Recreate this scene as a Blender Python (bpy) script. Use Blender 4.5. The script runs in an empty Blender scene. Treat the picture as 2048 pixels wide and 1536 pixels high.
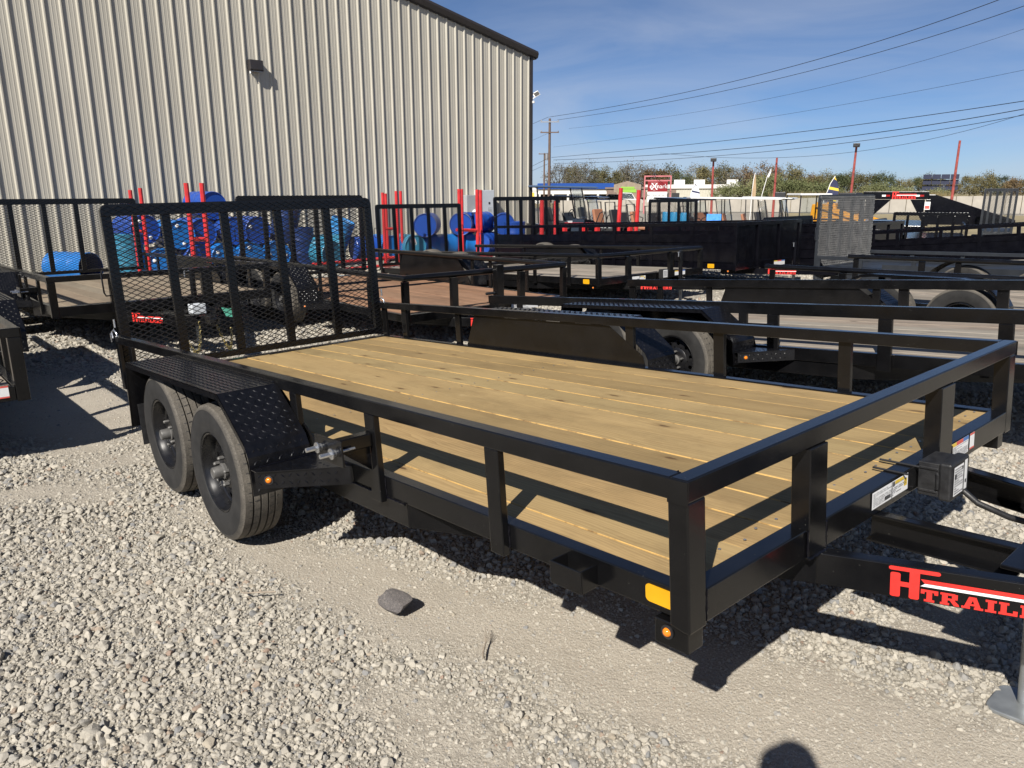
import bpy, math, random
import numpy as np
from mathutils import Vector, Matrix
R = math.radians
random.seed(7)
SC = bpy.context.scene
COL = SC.collection

# ------------------------------------------------------------------ camera
CAM = Vector((0.8981, -1.3951, 1.6520))
YAW, PITCH, ROLL, FPX = 2.4271, -0.2497, -0.0020, 1508.25
cd = bpy.data.cameras.new('camera')
cam = bpy.data.objects.new('camera', cd); COL.objects.link(cam)
fw = Vector((math.cos(YAW)*math.cos(PITCH), math.sin(YAW)*math.cos(PITCH), math.sin(PITCH)))
rt = Vector((math.sin(YAW), -math.cos(YAW), 0)); up = rt.cross(fw)
r2 = math.cos(ROLL)*rt + math.sin(ROLL)*up; u2 = -math.sin(ROLL)*rt + math.cos(ROLL)*up
m3 = Matrix((r2, u2, -fw)).transposed()
cam.matrix_world = Matrix.Translation(CAM) @ m3.to_4x4()
cd.sensor_width = 36.0; cd.lens = FPX/2048*36.0; cd.clip_start = 0.02; cd.clip_end = 3000
SC.camera = cam

# ------------------------------------------------------------------ sky and sun
SUN_T = Vector((-0.50, 1.07, -1.0)).normalized()          # direction the light travels
EL = math.asin(-SUN_T.z); AZ = math.atan2(-SUN_T.x, -SUN_T.y)
world = bpy.data.worlds.new('World'); SC.world = world; world.use_nodes = True
wn = world.node_tree.nodes; wl = world.node_tree.links
for n in list(wn): wn.remove(n)
wo = wn.new('ShaderNodeOutputWorld'); bg = wn.new('ShaderNodeBackground'); sky = wn.new('ShaderNodeTexSky')
sky.sky_type = 'NISHITA'; sky.sun_disc = False; sky.sun_elevation = EL; sky.sun_rotation = AZ
sky.air_density = 0.55; sky.dust_density = 0.35; sky.ozone_density = 6.0; sky.altitude = 0
# thin cirrus over the whole sky: stretched noise, mixed into the sky colour
tc = wn.new('ShaderNodeTexCoord'); mp = wn.new('ShaderNodeMapping'); mp.inputs['Scale'].default_value = (1.4, 2.6, 9.0)
mp.inputs['Rotation'].default_value = (0.12, 0.05, 0.7)
nz = wn.new('ShaderNodeTexNoise'); nz.inputs['Scale'].default_value = 1.5; nz.inputs['Detail'].default_value = 7; nz.inputs['Roughness'].default_value = 0.55; nz.inputs['Distortion'].default_value = 0.7
cr = wn.new('ShaderNodeValToRGB'); cr.color_ramp.elements[0].position = 0.34; cr.color_ramp.elements[1].position = 0.74
cr.color_ramp.elements[1].color = (0.62, 0.62, 0.62, 1)
mx = wn.new('ShaderNodeMix'); mx.data_type = 'RGBA'; mx.inputs[7].default_value = (6.4, 6.9, 8.0, 1)
wl.new(tc.outputs['Generated'], mp.inputs['Vector']); wl.new(mp.outputs[0], nz.inputs['Vector']); wl.new(nz.outputs[0], cr.inputs[0])
sx = wn.new('ShaderNodeSeparateXYZ'); wl.new(tc.outputs['Generated'], sx.inputs[0])
lay = wn.new('ShaderNodeMapRange'); lay.inputs['From Min'].default_value = 0.02; lay.inputs['From Max'].default_value = 0.34; lay.inputs['To Min'].default_value = 1.0; lay.inputs['To Max'].default_value = 0.12; lay.interpolation_type = 'SMOOTHSTEP'
wl.new(sx.outputs['Z'], lay.inputs[0])
ml = wn.new('ShaderNodeMath'); ml.operation = 'MULTIPLY'; wl.new(cr.outputs[0], ml.inputs[0]); wl.new(lay.outputs[0], ml.inputs[1]); wl.new(ml.outputs[0], mx.inputs[0]); wl.new(sky.outputs[0], mx.inputs[6]); wl.new(mx.outputs[2], bg.inputs['Color'])
bg.inputs['Strength'].default_value = 0.060
wl.new(bg.outputs[0], wo.inputs['Surface'])
sd = bpy.data.lights.new('sun', 'SUN'); sd.energy = 5.0; sd.angle = R(0.53); sd.color = (1.0, 0.945, 0.86)
sun = bpy.data.objects.new('sun', sd); COL.objects.link(sun)
sun.rotation_euler = SUN_T.to_track_quat('-Z', 'Y').to_euler(); sun.location = (20, -40, 40)
SC.view_settings.view_transform = 'Standard'; SC.view_settings.look = 'None'
SC.view_settings.exposure = 0.60; SC.view_settings.gamma = 1.0; SC.view_settings.use_curve_mapping = False
SC.cycles.max_bounces = 6; SC.cycles.transparent_max_bounces = 8

# ------------------------------------------------------------------ node helpers
class NT:
    def __init__(s, name):
        s.m = bpy.data.materials.new(name); s.m.use_nodes = True
        s.n = s.m.node_tree.nodes; s.l = s.m.node_tree.links
        s.b = s.n['Principled BSDF']
    def add(s, t, **kw):
        n = s.n.new(t)
        for k, v in kw.items():
            if k.startswith('i_'):
                n.inputs[k[2:].replace('_', ' ')].default_value = v
            else: setattr(n, k, v)
        return n
    def coord(s, scale=(1, 1, 1), kind='Object', rot=(0, 0, 0)):
        t = s.add('ShaderNodeTexCoord'); m = s.add('ShaderNodeMapping')
        m.inputs['Scale'].default_value = scale; m.inputs['Rotation'].default_value = rot
        s.l.new(t.outputs[kind], m.inputs['Vector']); return m.outputs[0]
    def noise(s, vec, scale, detail=4, rough=0.55, dist=0.0):
        n = s.add('ShaderNodeTexNoise'); n.inputs['Scale'].default_value = scale; n.inputs['Detail'].default_value = detail
        n.inputs['Roughness'].default_value = rough; n.inputs['Distortion'].default_value = dist
        if vec is not None: s.l.new(vec, n.inputs['Vector'])
        return n.outputs[0]
    def vor(s, vec, scale, feat='F1', rnd=1.0):
        n = s.add('ShaderNodeTexVoronoi', feature=feat); n.inputs['Scale'].default_value = scale; n.inputs['Randomness'].default_value = rnd
        s.l.new(vec, n.inputs['Vector']); return n
    def ramp(s, fac, stops):
        r = s.add('ShaderNodeValToRGB'); e = r.color_ramp.elements
        while len(e) < len(stops): e.new(0.5)
        for k, (p, c) in enumerate(stops):
            e[k].position = p; e[k].color = (c, c, c, 1) if not isinstance(c, tuple) else (*c, 1)
        s.l.new(fac, r.inputs[0]); return r.outputs[0]
    def mix(s, fac, a, b, mode='MIX'):
        m = s.add('ShaderNodeMix', data_type='RGBA', blend_type=mode)
        for sock, v in ((m.inputs[0], fac), (m.inputs[6], a), (m.inputs[7], b)):
            if hasattr(v, 'links'): s.l.new(v, sock)
            elif isinstance(v, tuple): sock.default_value = (*v, 1) if len(v) == 3 else v
            else: sock.default_value = v
        return m.outputs[2]
    def math(s, op, a, b=0.0, clamp=False):
        m = s.add('ShaderNodeMath', operation=op, use_clamp=clamp)
        for sock, v in ((m.inputs[0], a), (m.inputs[1], b)):
            if hasattr(v, 'links'): s.l.new(v, sock)
            else: sock.default_value = v
        return m.outputs[0]
    def set(s, name, v):
        sock = s.b.inputs[name]
        if hasattr(v, 'links'): s.l.new(v, sock)
        elif isinstance(v, tuple): sock.default_value = (*v, 1) if len(v) == 3 else v
        else: sock.default_value = v
        return s
    def bump(s, h, strength=0.3, dist=0.01):
        b = s.add('ShaderNodeBump'); b.inputs['Strength'].default_value = strength; b.inputs['Distance'].default_value = dist
        s.l.new(h, b.inputs['Height']); s.l.new(b.outputs[0], s.b.inputs['Normal']); return s

def simple(name, col, rough=0.5, metal=0.0, var=0.12, scale=14, bump=0.0, spec=0.5, dirt=None, coat=0.0):
    t = NT(name); v = t.coord()
    n = t.noise(v, scale, 5)
    lo = tuple(c*(1-var) for c in col); hi = tuple(min(1, c*(1+var)) for c in col)
    c = t.ramp(n, [(0.3, lo), (0.7, hi)])
    if dirt:
        n2 = t.noise(v, scale*0.35, 6, 0.65); c = t.mix(t.ramp(n2, [(0.52, 0.0), (0.78, dirt[1])]), c, dirt[0])
    t.set('Base Color', c).set('Metallic', metal).set('Specular IOR Level', spec)
    t.set('Roughness', t.ramp(n, [(0.3, max(0.03, rough*0.85)), (0.7, min(1, rough*1.15))]))
    if coat: t.set('Coat Weight', coat)
    if bump: t.bump(t.noise(v, scale*6, 3), bump, 0.004)
    return t.m

M = {}
def black_paint(name, base, rough, dust, spec=0.5):
    t = NT(name); v = t.coord()
    n = t.noise(v, 7, 5); n2 = t.noise(v, 90, 2)
    spk = t.vor(v, 62); d = t.ramp(spk.outputs['Distance'], [(0.035, 1.0), (0.075, 0.0)])
    keep = t.ramp(t.noise(v, 31, 1), [(0.56, 0.0), (0.62, dust)])
    c = t.ramp(n, [(0.3, base), (0.75, tuple(b*1.7+0.001 for b in base))])
    film = t.ramp(t.noise(v, 2.3, 6, 0.7), [(0.50, 0.0), (0.85, dust*0.035)])
    c = t.mix(film, c, (0.22, 0.20, 0.17))
    c = t.mix(t.math('MULTIPLY', d, keep), c, (0.30, 0.29, 0.26))
    t.set('Base Color', c).set('Specular IOR Level', spec)
    t.set('Roughness', t.math('ADD', t.ramp(n, [(0.25, rough*0.8), (0.8, rough*1.3)]), film))
    t.bump(n2, 0.035, 0.003)
    return t.m
M['black'] = black_paint('black_powder_coat', (0.0030, 0.0030, 0.0034), 0.19, 0.55, 0.42)
M['black_clean'] = black_paint('black_powder_coat_clean', (0.0022, 0.0022, 0.0036), 0.15, 0.2, 0.3)
M['plate'] = simple('black_tread_plate', (0.0045, 0.0045, 0.0055), 0.24, 0, 0.3, 30, 0.05)
M['mesh'] = simple('black_expanded_metal', (0.004, 0.004, 0.005), 0.34, 0, 0.3, 40)
M['greymetal'] = simple('grey_painted_steel', (0.019, 0.022, 0.027), 0.42, 0, 0.08, 6)
M['plastic'] = simple('black_plastic', (0.014, 0.014, 0.015), 0.5, 0, 0.3, 40, 0.25)
M['galv'] = simple('galvanised_steel', (0.46, 0.47, 0.48), 0.36, 0.85, 0.15, 25, dirt=((0.3, 0.27, 0.22), 0.4))
M['zinc'] = simple('zinc_bolt', (0.62, 0.63, 0.64), 0.25, 0.9, 0.12, 60)
M['jackmetal'] = simple('jack_plated_steel', (0.33, 0.35, 0.36), 0.4, 0.6, 0.15, 15, dirt=((0.32, 0.28, 0.22), 0.5))
M['rim'] = simple('black_steel_rim', (0.008, 0.008, 0.009), 0.28, 0, 0.3, 18, dirt=((0.10, 0.09, 0.08), 0.12))
M['hub'] = simple('grey_hub_cap', (0.105, 0.102, 0.097), 0.5, 0.2, 0.15, 40)
M['yellow'] = simple('yellow_reflective_sticker', (0.62, 0.31, 0.006), 0.4, 0, 0.05, 30)
M['red'] = simple('red_vinyl', (0.66, 0.032, 0.025), 0.42, 0, 0.06, 20)
M['white'] = simple('white_vinyl', (0.74, 0.74, 0.73), 0.45, 0, 0.04, 20)
M['ink'] = simple('black_print', (0.02, 0.02, 0.022), 0.5)
M['inkgrey'] = simple('grey_print', (0.16, 0.16, 0.17), 0.5)
M['inkblue'] = simple('blue_print', (0.06, 0.16, 0.42), 0.45)
M['inkyel'] = simple('yellow_print', (0.72, 0.50, 0.06), 0.45)
M['inkred'] = simple('red_print', (0.60, 0.09, 0.07), 0.45)
def lens_mat(name, col):
    t = NT(name); t.set('Base Color', col).set('Roughness', 0.12).set('Coat Weight', 0.6); return t.m
M['amber'] = lens_mat('amber_lens', (0.75, 0.20, 0.012)); M['redlens'] = lens_mat('red_lens', (0.30, 0.006, 0.008))

def wood(name, lo, mid, hi, knot, grain=1.0, stain=0.5):
    t = NT(name); oi = t.add('ShaderNodeObjectInfo'); rnd = oi.outputs['Random']
    def shifted(scale, off):
        q = t.add('ShaderNodeVectorMath', operation='MULTIPLY_ADD'); t.l.new(rnd, q.inputs[0]); q.inputs[1].default_value = off; t.l.new(t.coord(scale), q.inputs[2]); return q.outputs[0]
    warp = t.noise(shifted((0.9, 5.0, 1.0), (57, 31, 13)), 1.0, 3, 0.5)
    wv = t.add('ShaderNodeVectorMath', operation='MULTIPLY_ADD'); t.l.new(warp, wv.inputs[0]); wv.inputs[1].default_value = (0.0, 0.16, 0.0); t.l.new(shifted((0.02, 1.0, 0.0), (0, 7.3, 0)), wv.inputs[2])
    rings = t.add('ShaderNodeTexWave', wave_type='BANDS', bands_direction='Y', wave_profile='SAW'); rings.inputs['Scale'].default_value = 20.0
    rings.inputs['Distortion'].default_value = 1.2; rings.inputs['Detail'].default_value = 2.0; rings.inputs['Detail Scale'].default_value = 0.6
    t.l.new(wv.outputs[0], rings.inputs['Vector'])
    fine = t.noise(shifted((3.0, 150, 150), (3, 5, 7)), 1.0, 4, 0.6)
    g = t.math('MULTIPLY', rings.outputs['Fac'], t.ramp(t.noise(shifted((0.6, 4, 1), (11, 3, 5)), 1.3, 3), [(0.30, 0.25), (0.70, 1.0)]))
    base = t.mix(t.math('MULTIPLY', g, 0.85*grain), hi, lo)
    base = t.mix(0.42, base, t.ramp(fine, [(0.30, tuple(c*0.70 for c in mid)), (0.70, tuple(min(1, c*1.16) for c in mid))]))
    broad = t.noise(shifted((0.35, 3.2, 1), (23, 17, 9)), 2.0, 5, 0.6)
    base = t.mix(t.ramp(broad, [(0.38, 0.0), (0.70, 0.45)]), base, mid)
    per = t.ramp(rnd, [(0.0, (0.72, 0.70, 0.66)), (0.25, (1.0, 0.96, 0.90)), (0.5, (0.84, 0.86, 0.84)), (0.75, (1.06, 1.02, 0.97)), (1.0, (0.88, 0.80, 0.74))])
    base = t.mix(1.0, base, per, 'MULTIPLY')
    blot = t.noise(t.coord((0.7, 1.6, 1)), 1.5, 8, 0.72)
    base = t.mix(t.ramp(blot, [(0.47, 0.0), (0.66, stain)]), base, tuple(c*0.40 for c in mid))
    smear = t.noise(shifted((1.6, 9.0, 1), (31, 71, 1)), 1.5, 8, 0.75)
    base = t.mix(t.ramp(smear, [(0.55, 0.0), (0.70, stain)]), base, (mid[0]*0.50, mid[1]*0.44, mid[2]*0.42))
    pale = t.noise(t.coord((1.2, 2.4, 1), rot=(0, 0, 0.3)), 2.2, 9, 0.8)
    base = t.mix(t.ramp(pale, [(0.62, 0.0), (0.75, 0.42)]), base, tuple(min(1, c*1.2+0.07) for c in hi))
    kn = t.add('ShaderNodeTexVoronoi', voronoi_dimensions='2D'); kn.inputs['Scale'].default_value = 0.95; kv = shifted((1.0, 3.6, 0.0), (91, 47, 0)); t.l.new(kv, kn.inputs['Vector'])
    kd = t.math('ADD', kn.outputs['Distance'], t.math('MULTIPLY', t.noise(kv, 26, 3), 0.05))
    base = t.mix(t.ramp(kd, [(0.046, 0.9), (0.062, 0.0)]), base, knot)
    base = t.mix(t.ramp(kd, [(0.06, 0.35), (0.13, 0.0)]), base, lo)
    t.set('Base Color', base).set('Roughness', 0.75).set('Specular IOR Level', 0.22)
    t.bump(t.math('ADD', t.math('MULTIPLY', fine, 0.5), t.math('MULTIPLY', g, 0.5)), 0.25, 0.0015)
    return t.m
M['wood'] = wood('treated_pine', (0.150, 0.096, 0.042), (0.350, 0.250, 0.118), (0.450, 0.335, 0.172), (0.055, 0.026, 0.013))
t = NT('fresh_pine_edge'); n = t.noise(t.coord((1, 0.3, 0)), 7.0, 6, 0.7)
t.set('Base Color', t.ramp(n, [(0.38, (0.13, 0.075, 0.03)), (0.50, (0.42, 0.26, 0.085)), (0.68, (0.52, 0.33, 0.10))])).set('Roughness', 0.75); M['woodedge'] = t.m
M['woodgrey'] = wood('weathered_grey_wood', (0.125, 0.105, 0.088), (0.275, 0.245, 0.210), (0.385, 0.35, 0.305), (0.08, 0.065, 0.055), 1.15, 0.75)
M['woodbrown'] = wood('weathered_brown_wood', (0.145, 0.118, 0.09), (0.245, 0.202, 0.152), (0.31, 0.262, 0.205), (0.12, 0.09, 0.07))
M['woodred'] = wood('reddish_brown_wood', (0.155, 0.080, 0.048), (0.275, 0.160, 0.100), (0.345, 0.215, 0.142), (0.13, 0.06, 0.04))

def tyre_mat():
    t = NT('dusty_tyre_rubber'); uv = t.add('ShaderNodeTexCoord').outputs['UV']
    sep = t.add('ShaderNodeSeparateXYZ'); t.l.new(uv, sep.inputs[0])
    v = t.coord()
    tread = t.ramp(sep.outputs['Y'], [(0.18, 0.0), (0.24, 1.0), (0.76, 1.0), (0.82, 0.0)])
    n = t.noise(v, 9, 6, 0.65); nf = t.noise(v, 160, 3)
    c = t.ramp(n, [(0.3, (0.0115, 0.0115, 0.0118)), (0.75, (0.030, 0.029, 0.028))])
    dust = t.math('MULTIPLY', tread, t.ramp(n, [(0.25, 0.35), (0.7, 0.95)]))
    c = t.mix(dust, c, t.ramp(nf, [(0.3, (0.085, 0.076, 0.063)), (0.7, (0.175, 0.156, 0.130))]))
    t.set('Base Color', c).set('Roughness', 0.78).set('Specular IOR Level', 0.35)
    t.bump(nf, 0.2, 0.002)
    return t.m
M['tyre'] = tyre_mat()

# ------------------------------------------------------------------ mesh builder
class MB:
    def __init__(s): s.v = []; s.f = []; s.mi = []; s.uv = {}
    def add(s, vs, fs, m=0):
        o = len(s.v); s.v += [tuple(p) for p in vs]; s.f += [tuple(o+i for i in f) for f in fs]; s.mi += [m]*len(fs); return s
    def box(s, x0, x1, y0, y1, z0, z1, m=0):
        vs = [(x, y, z) for x in (x0, x1) for y in (y0, y1) for z in (z0, z1)]
        return s.add(vs, [(0, 1, 3, 2), (4, 6, 7, 5), (0, 4, 5, 1), (2, 3, 7, 6), (0, 2, 6, 4), (1, 5, 7, 3)], m)
    def bar(s, p, q, w, h, upv=(0, 0, 1), m=0, w2=None, h2=None):
        p = Vector(p); q = Vector(q); d = (q-p).normalized(); upv = Vector(upv)
        if abs(d.dot(upv)) > 0.98: upv = Vector((1, 0, 0))
        sd_ = d.cross(upv).normalized(); u = sd_.cross(d)
        w2 = w if w2 is None else w2; h2 = h if h2 is None else h2
        vs = []
        for c, ww, hh in ((p, w, h), (q, w2, h2)):
            for a, b in ((-1, -1), (1, -1), (1, 1), (-1, 1)): vs.append(c + sd_*a*ww/2 + u*b*hh/2)
        return s.add(vs, [(3, 2, 1, 0), (4, 5, 6, 7), (0, 1, 5, 4), (1, 2, 6, 5), (2, 3, 7, 6), (3, 0, 4, 7)], m)
    def tube(s, pts, r, n=8, m=0, caps=True, radii=None):
        pts = [Vector(p) for p in pts]; rings = []
        prev = None
        for i, p in enumerate(pts):
            d = (pts[min(i+1, len(pts)-1)] - pts[max(i-1, 0)]).normalized()
            if prev is None:
                a = Vector((0, 0, 1)) if abs(d.z) < 0.9 else Vector((1, 0, 0)); u = d.cross(a).normalized()
            else: u = (prev - d*prev.dot(d)).normalized()
            prev = u; w = d.cross(u); rr = radii[i] if radii else r
            rings.append([p + (u*math.cos(t) + w*math.sin(t))*rr for t in [2*math.pi*k/n for k in range(n)]])
        vs = [p for g in rings for p in g]; fs = []
        for i in range(len(pts)-1):
            for k in range(n): fs.append((i*n+k, i*n+(k+1) % n, (i+1)*n+(k+1) % n, (i+1)*n+k))
        if caps: fs += [tuple(range(n-1, -1, -1)), tuple((len(pts)-1)*n+k for k in range(n))]
        return s.add(vs, fs, m)
    def lathe(s, prof, n=32, axis='y', c=(0, 0, 0), m=0, uv=False):
        """prof: list of (radius, along axis)"""
        vs = []; fs = []; o = len(s.f)
        for (r, a) in prof:
            for k in range(n):
                t = 2*math.pi*k/n; x, y = r*math.cos(t), r*math.sin(t)
                vs.append((c[0]+x, c[1]+a, c[2]+y) if axis == 'y' else ((c[0]+x, c[1]+y, c[2]+a) if axis == 'z' else (c[0]+a, c[1]+x, c[2]+y)))
        L = len(prof)
        for i in range(L-1):
            for k in range(n):
                fs.append((i*n+k, (i+1)*n+k, (i+1)*n+(k+1) % n, i*n+(k+1) % n))
                if uv: s.uv[o+len(fs)-1] = [(k/n, i/(L-1)), (k/n, (i+1)/(L-1)), ((k+1)/n, (i+1)/(L-1)), ((k+1)/n, i/(L-1))]
        return s.add(vs, fs, m)
    def prism(s, poly, a, b, plane='xz', m=0):
        def P(u, v, w): return (u, w, v) if plane == 'xz' else ((u, v, w) if plane == 'xy' else (w, u, v))
        n = len(poly); vs = [P(u, v, a) for u, v in poly] + [P(u, v, b) for u, v in poly]
        fs = [tuple(range(n)), tuple(range(2*n-1, n-1, -1))] + [(i, n+i, n+(i+1) % n, (i+1) % n) for i in range(n)]
        return s.add(vs, fs, m)
    def quad(s, a, b, c, d, m=0): return s.add([a, b, c, d], [(0, 1, 2, 3)], m)
    def mesh(s, name, mats, smooth=None):
        me = bpy.data.meshes.new(name); me.from_pydata(s.v, [], s.f)
        for mm in (mats if isinstance(mats, (list, tuple)) else [mats]): me.materials.append(M[mm] if isinstance(mm, str) else mm)
        if len(me.materials) > 1: me.polygons.foreach_set('material_index', s.mi)
        if s.uv:
            ul = me.uv_layers.new(name='UVMap')
            for p in me.polygons:
                if p.index in s.uv:
                    for li, q in zip(p.loop_indices, s.uv[p.index]): ul.data[li].uv = q
        import bmesh
        bm = bmesh.new(); bm.from_mesh(me); bmesh.ops.recalc_face_normals(bm, faces=bm.faces); bm.to_mesh(me); bm.free()
        if smooth is not None:
            me.polygons.foreach_set('use_smooth', [True]*len(me.polygons)); me.set_sharp_from_angle(angle=R(smooth))
        me.update(); return me
    def build(s, name, mats, parent=None, smooth=None, bevel=0.0, seg=2):
        return put(name, s.mesh(name, mats, smooth), parent, bevel, seg)

def put(name, me, parent=None, bevel=0.0, seg=2, loc=None, rot=None, scale=None):
    o = bpy.data.objects.new(name, me); COL.objects.link(o); o.parent = parent
    if loc is not None: o.location = loc
    if rot is not None: o.rotation_euler = rot
    if scale is not None: o.scale = scale if isinstance(scale, (tuple, list)) else (scale,)*3
    if bevel:
        b = o.modifiers.new('bevel', 'BEVEL'); b.width = bevel; b.segments = seg; b.limit_method = 'ANGLE'; b.angle_limit = R(40); b.harden_normals = False
    return o
def empty(name, loc=(0, 0, 0), rz=0.0):
    o = bpy.data.objects.new(name, None); COL.objects.link(o); o.location = loc; o.rotation_euler = (0, 0, rz); o.empty_display_size = 0.2; return o
def tag(o, label=None, cat=None, group=None, kind=None):
    if label: o['label'] = label
    if cat: o['category'] = cat
    if group: o['group'] = group
    if kind: o['kind'] = kind
    return o
def copy_tree(o, parent=None):
    c = o.copy(); COL.objects.link(c); c.parent = parent
    for ch in o.children: copy_tree(ch, c)
    return c
CACHE = {}
def cached(key, fn):
    if key not in CACHE: CACHE[key] = fn()
    return CACHE[key]

# ------------------------------------------------------------------ block lettering (slab capitals on a 5 x 7 field)
GL = {
 'T': [(0, 5.6, 5, 7), (0, 4.4, 1.1, 7), (3.9, 4.4, 5, 7), (1.7, 0, 3.3, 7), (1.0, 0, 4.0, 1.3)],
 'R': [(0.5, 0, 2.1, 7), (0, 0, 2.6, 1.3), (0, 5.7, 4.2, 7), (3.3, 3.6, 4.9, 6.7), (1.8, 2.9, 4.2, 4.1), [(2.6, 3.2), (4.0, 3.2), (5.2, 1.2), (5.5, 0), (4.0, 0)]],
 'A': [[(0.5, 0), (2.0, 0), (3.1, 5.2), (4.0, 0), (5.6, 0), (4.0, 7), (2.0, 7)], (0, 0, 2.4, 1.3), (3.5, 0, 6.0, 1.3), (1.6, 1.9, 4.4, 3.0)],
 'I': [(0.7, 0, 2.3, 7), (0, 0, 3.0, 1.3), (0, 5.7, 3.0, 7)],
 'L': [(0.5, 0, 2.1, 7), (0, 5.7, 2.7, 7), (0, 0, 5, 1.4), (3.8, 0, 5, 2.9)],
 'E': [(0.5, 0, 2.1, 7), (0, 5.6, 5, 7), (0, 0, 5, 1.4), (3.9, 4.5, 5, 7), (3.9, 0, 5, 2.5), (1.5, 2.9, 3.9, 4.1)],
 'S': [(0.2, 5.7, 4.8, 7), (0.2, 3.4, 1.8, 6.8), (0.4, 3.0, 4.6, 4.2), (3.2, 0.3, 4.8, 3.7), (0.2, 0, 4.8, 1.3), (3.8, 4.7, 4.8, 7), (0.2, 0, 1.2, 2.3)],
}
ADV = {'T': 5.6, 'R': 6.0, 'A': 6.5, 'I': 3.6, 'L': 5.6, 'E': 5.6, 'S': 5.4}
def rounded(x0, y0, x1, y1, r, n=4):
    pts = []
    for cx, cy, a0 in ((x1-r, y0+r, -90), (x1-r, y1-r, 0), (x0+r, y1-r, 90), (x0+r, y0+r, 180)):
        for k in range(n+1):
            a = R(a0+90*k/n); pts.append((cx+r*math.cos(a), cy+r*math.sin(a)))
    return pts
def logo_polys():
    """big joined H and T, a red over white arrow, the word under it; unit height about 1, returns [(poly, mat)]"""
    P = []
    bar_w = 0.165
    P.append((rounded(0.0, 0.0, bar_w, 0.80, 0.05), 0))                       # left stem of the H
    P.append((rounded(0.31, 0.0, 0.31+bar_w, 0.97, 0.05), 0))                 # shared stem
    P.append(([(0.12, 0.36), (0.36, 0.36), (0.36, 0.52), (0.12, 0.52)], 0))   # H bar
    P.append((rounded(-0.03, 0.87, 0.80, 1.0, 0.05), 0))                      # T bar
    P.append(([(0.55, 0.58), (2.95, 0.58), (2.95, 0.70), (0.49, 0.70)], 0))
    P.append(([(0.49, 0.47), (2.95, 0.47), (2.95, 0.565), (0.56, 0.565)], 1))
    x = 0.50; s = 0.055
    for ch in 'TRAILERS':
        for g in GL[ch]:
            if isinstance(g, tuple): P.append(([(x+g[0]*s, g[1]*s), (x+g[2]*s, g[1]*s), (x+g[2]*s, g[3]*s), (x+g[0]*s, g[3]*s)], 0))
            else: P.append(([(x+a*s, b*s) for a, b in g], 0))
        x += ADV[ch]*s
    return P
def logo(parent, o, ux, uy, h, name='logo', wide=1.5):
    """flat decal at corner o with axes ux, uy (unit vectors), height h"""
    o = Vector(o); ux = Vector(ux).normalized(); uy = Vector(uy).normalized(); nrm = ux.cross(uy)
    mb = MB()
    for i, (poly, m) in enumerate(logo_polys()):
        lift = nrm*(0.0012 + 0.00002*i)
        vs = [o + ux*a*h*wide + uy*b*h + lift for a, b in poly]
        mb.add(vs, [tuple(range(len(vs)))], m)
    ob = mb.build(name, ['red', 'white'], parent); return ob
def text_mesh(txt, size, extrude=0.0, spacing=1.0):
    cu = bpy.data.curves.new('t', 'FONT'); cu.body = txt; cu.size = size; cu.extrude = extrude; cu.align_x = 'CENTER'; cu.align_y = 'CENTER'; cu.space_character = spacing
    ob = bpy.data.objects.new('t', cu); COL.objects.link(ob)
    dg = bpy.context.evaluated_depsgraph_get(); me = bpy.data.meshes.new_from_object(ob.evaluated_get(dg))
    bpy.data.objects.remove(ob); bpy.data.curves.remove(cu); return me
def text(name, txt, size, mat, parent, mat4, spacing=1.0):
    me = text_mesh(txt, size, 0.0, spacing); me.materials.clear(); me.materials.append(M[mat]); me.name = name
    o = put(name, me, parent); o.matrix_local = mat4; return o
def frame4(o, ux, uy):
    ux = Vector(ux).normalized(); uy = Vector(uy).normalized(); n = ux.cross(uy)
    m = Matrix((ux, uy, n)).transposed().to_4x4(); m.translation = Vector(o); return m

# ------------------------------------------------------------------ trailer parts
def strip_prism(mb, path, y0, y1, th, m=0):
    """a bent sheet: path in xz, thickness th inwards (left of travel)"""
    off = []
    for i, p in enumerate(path):
        a = Vector(path[max(i-1, 0)]); b = Vector(path[min(i+1, len(path)-1)]); d = (b-a).normalized(); n = Vector((d.y, -d.x))
        off.append((p[0]+n.x*th, p[1]+n.y*th))
    for i in range(len(path)-1):
        mb.prism([path[i], path[i+1], off[i+1], off[i]], y0, y1, 'xz', m)
def lugs(mb, path, y0, y1, pitch=0.027, size=0.026, inset=0.012):
    """raised lozenges of tread plate on the outer side of a bent sheet"""
    for i in range(len(path)-1):
        a = Vector((path[i][0], 0, path[i][1])); b = Vector((path[i+1][0], 0, path[i+1][1])); L = (b-a).length; d = (b-a)/L
        nrm = Vector((-d.z, 0, d.x)); nu = max(1, int((L-2*inset)/pitch)); nv = max(1, int(((y1-y0)-2*inset)/pitch))
        for k in range(nu):
            for j in range(nv):
                c = a + d*(inset+(k+0.5)*(L-2*inset)/nu) + Vector((0, y0+inset+(j+0.5)*((y1-y0)-2*inset)/nv, 0))
                s = 1 if (k+j) % 2 else -1
                e1 = (d + Vector((0, s, 0))).normalized(); e2 = nrm.cross(e1)
                A = c+e1*size/2; B = c-e1*size/2; Cc = c+e2*size*0.16; D = c-e2*size*0.16; T1 = c+e1*size*0.22+nrm*0.0024; T2 = c-e1*size*0.22+nrm*0.0024
                mb.add([A, Cc, B, D, T1, T2], [(0, 1, 4), (1, 2, 5, 4), (2, 3, 5), (3, 0, 4, 5)])
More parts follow.
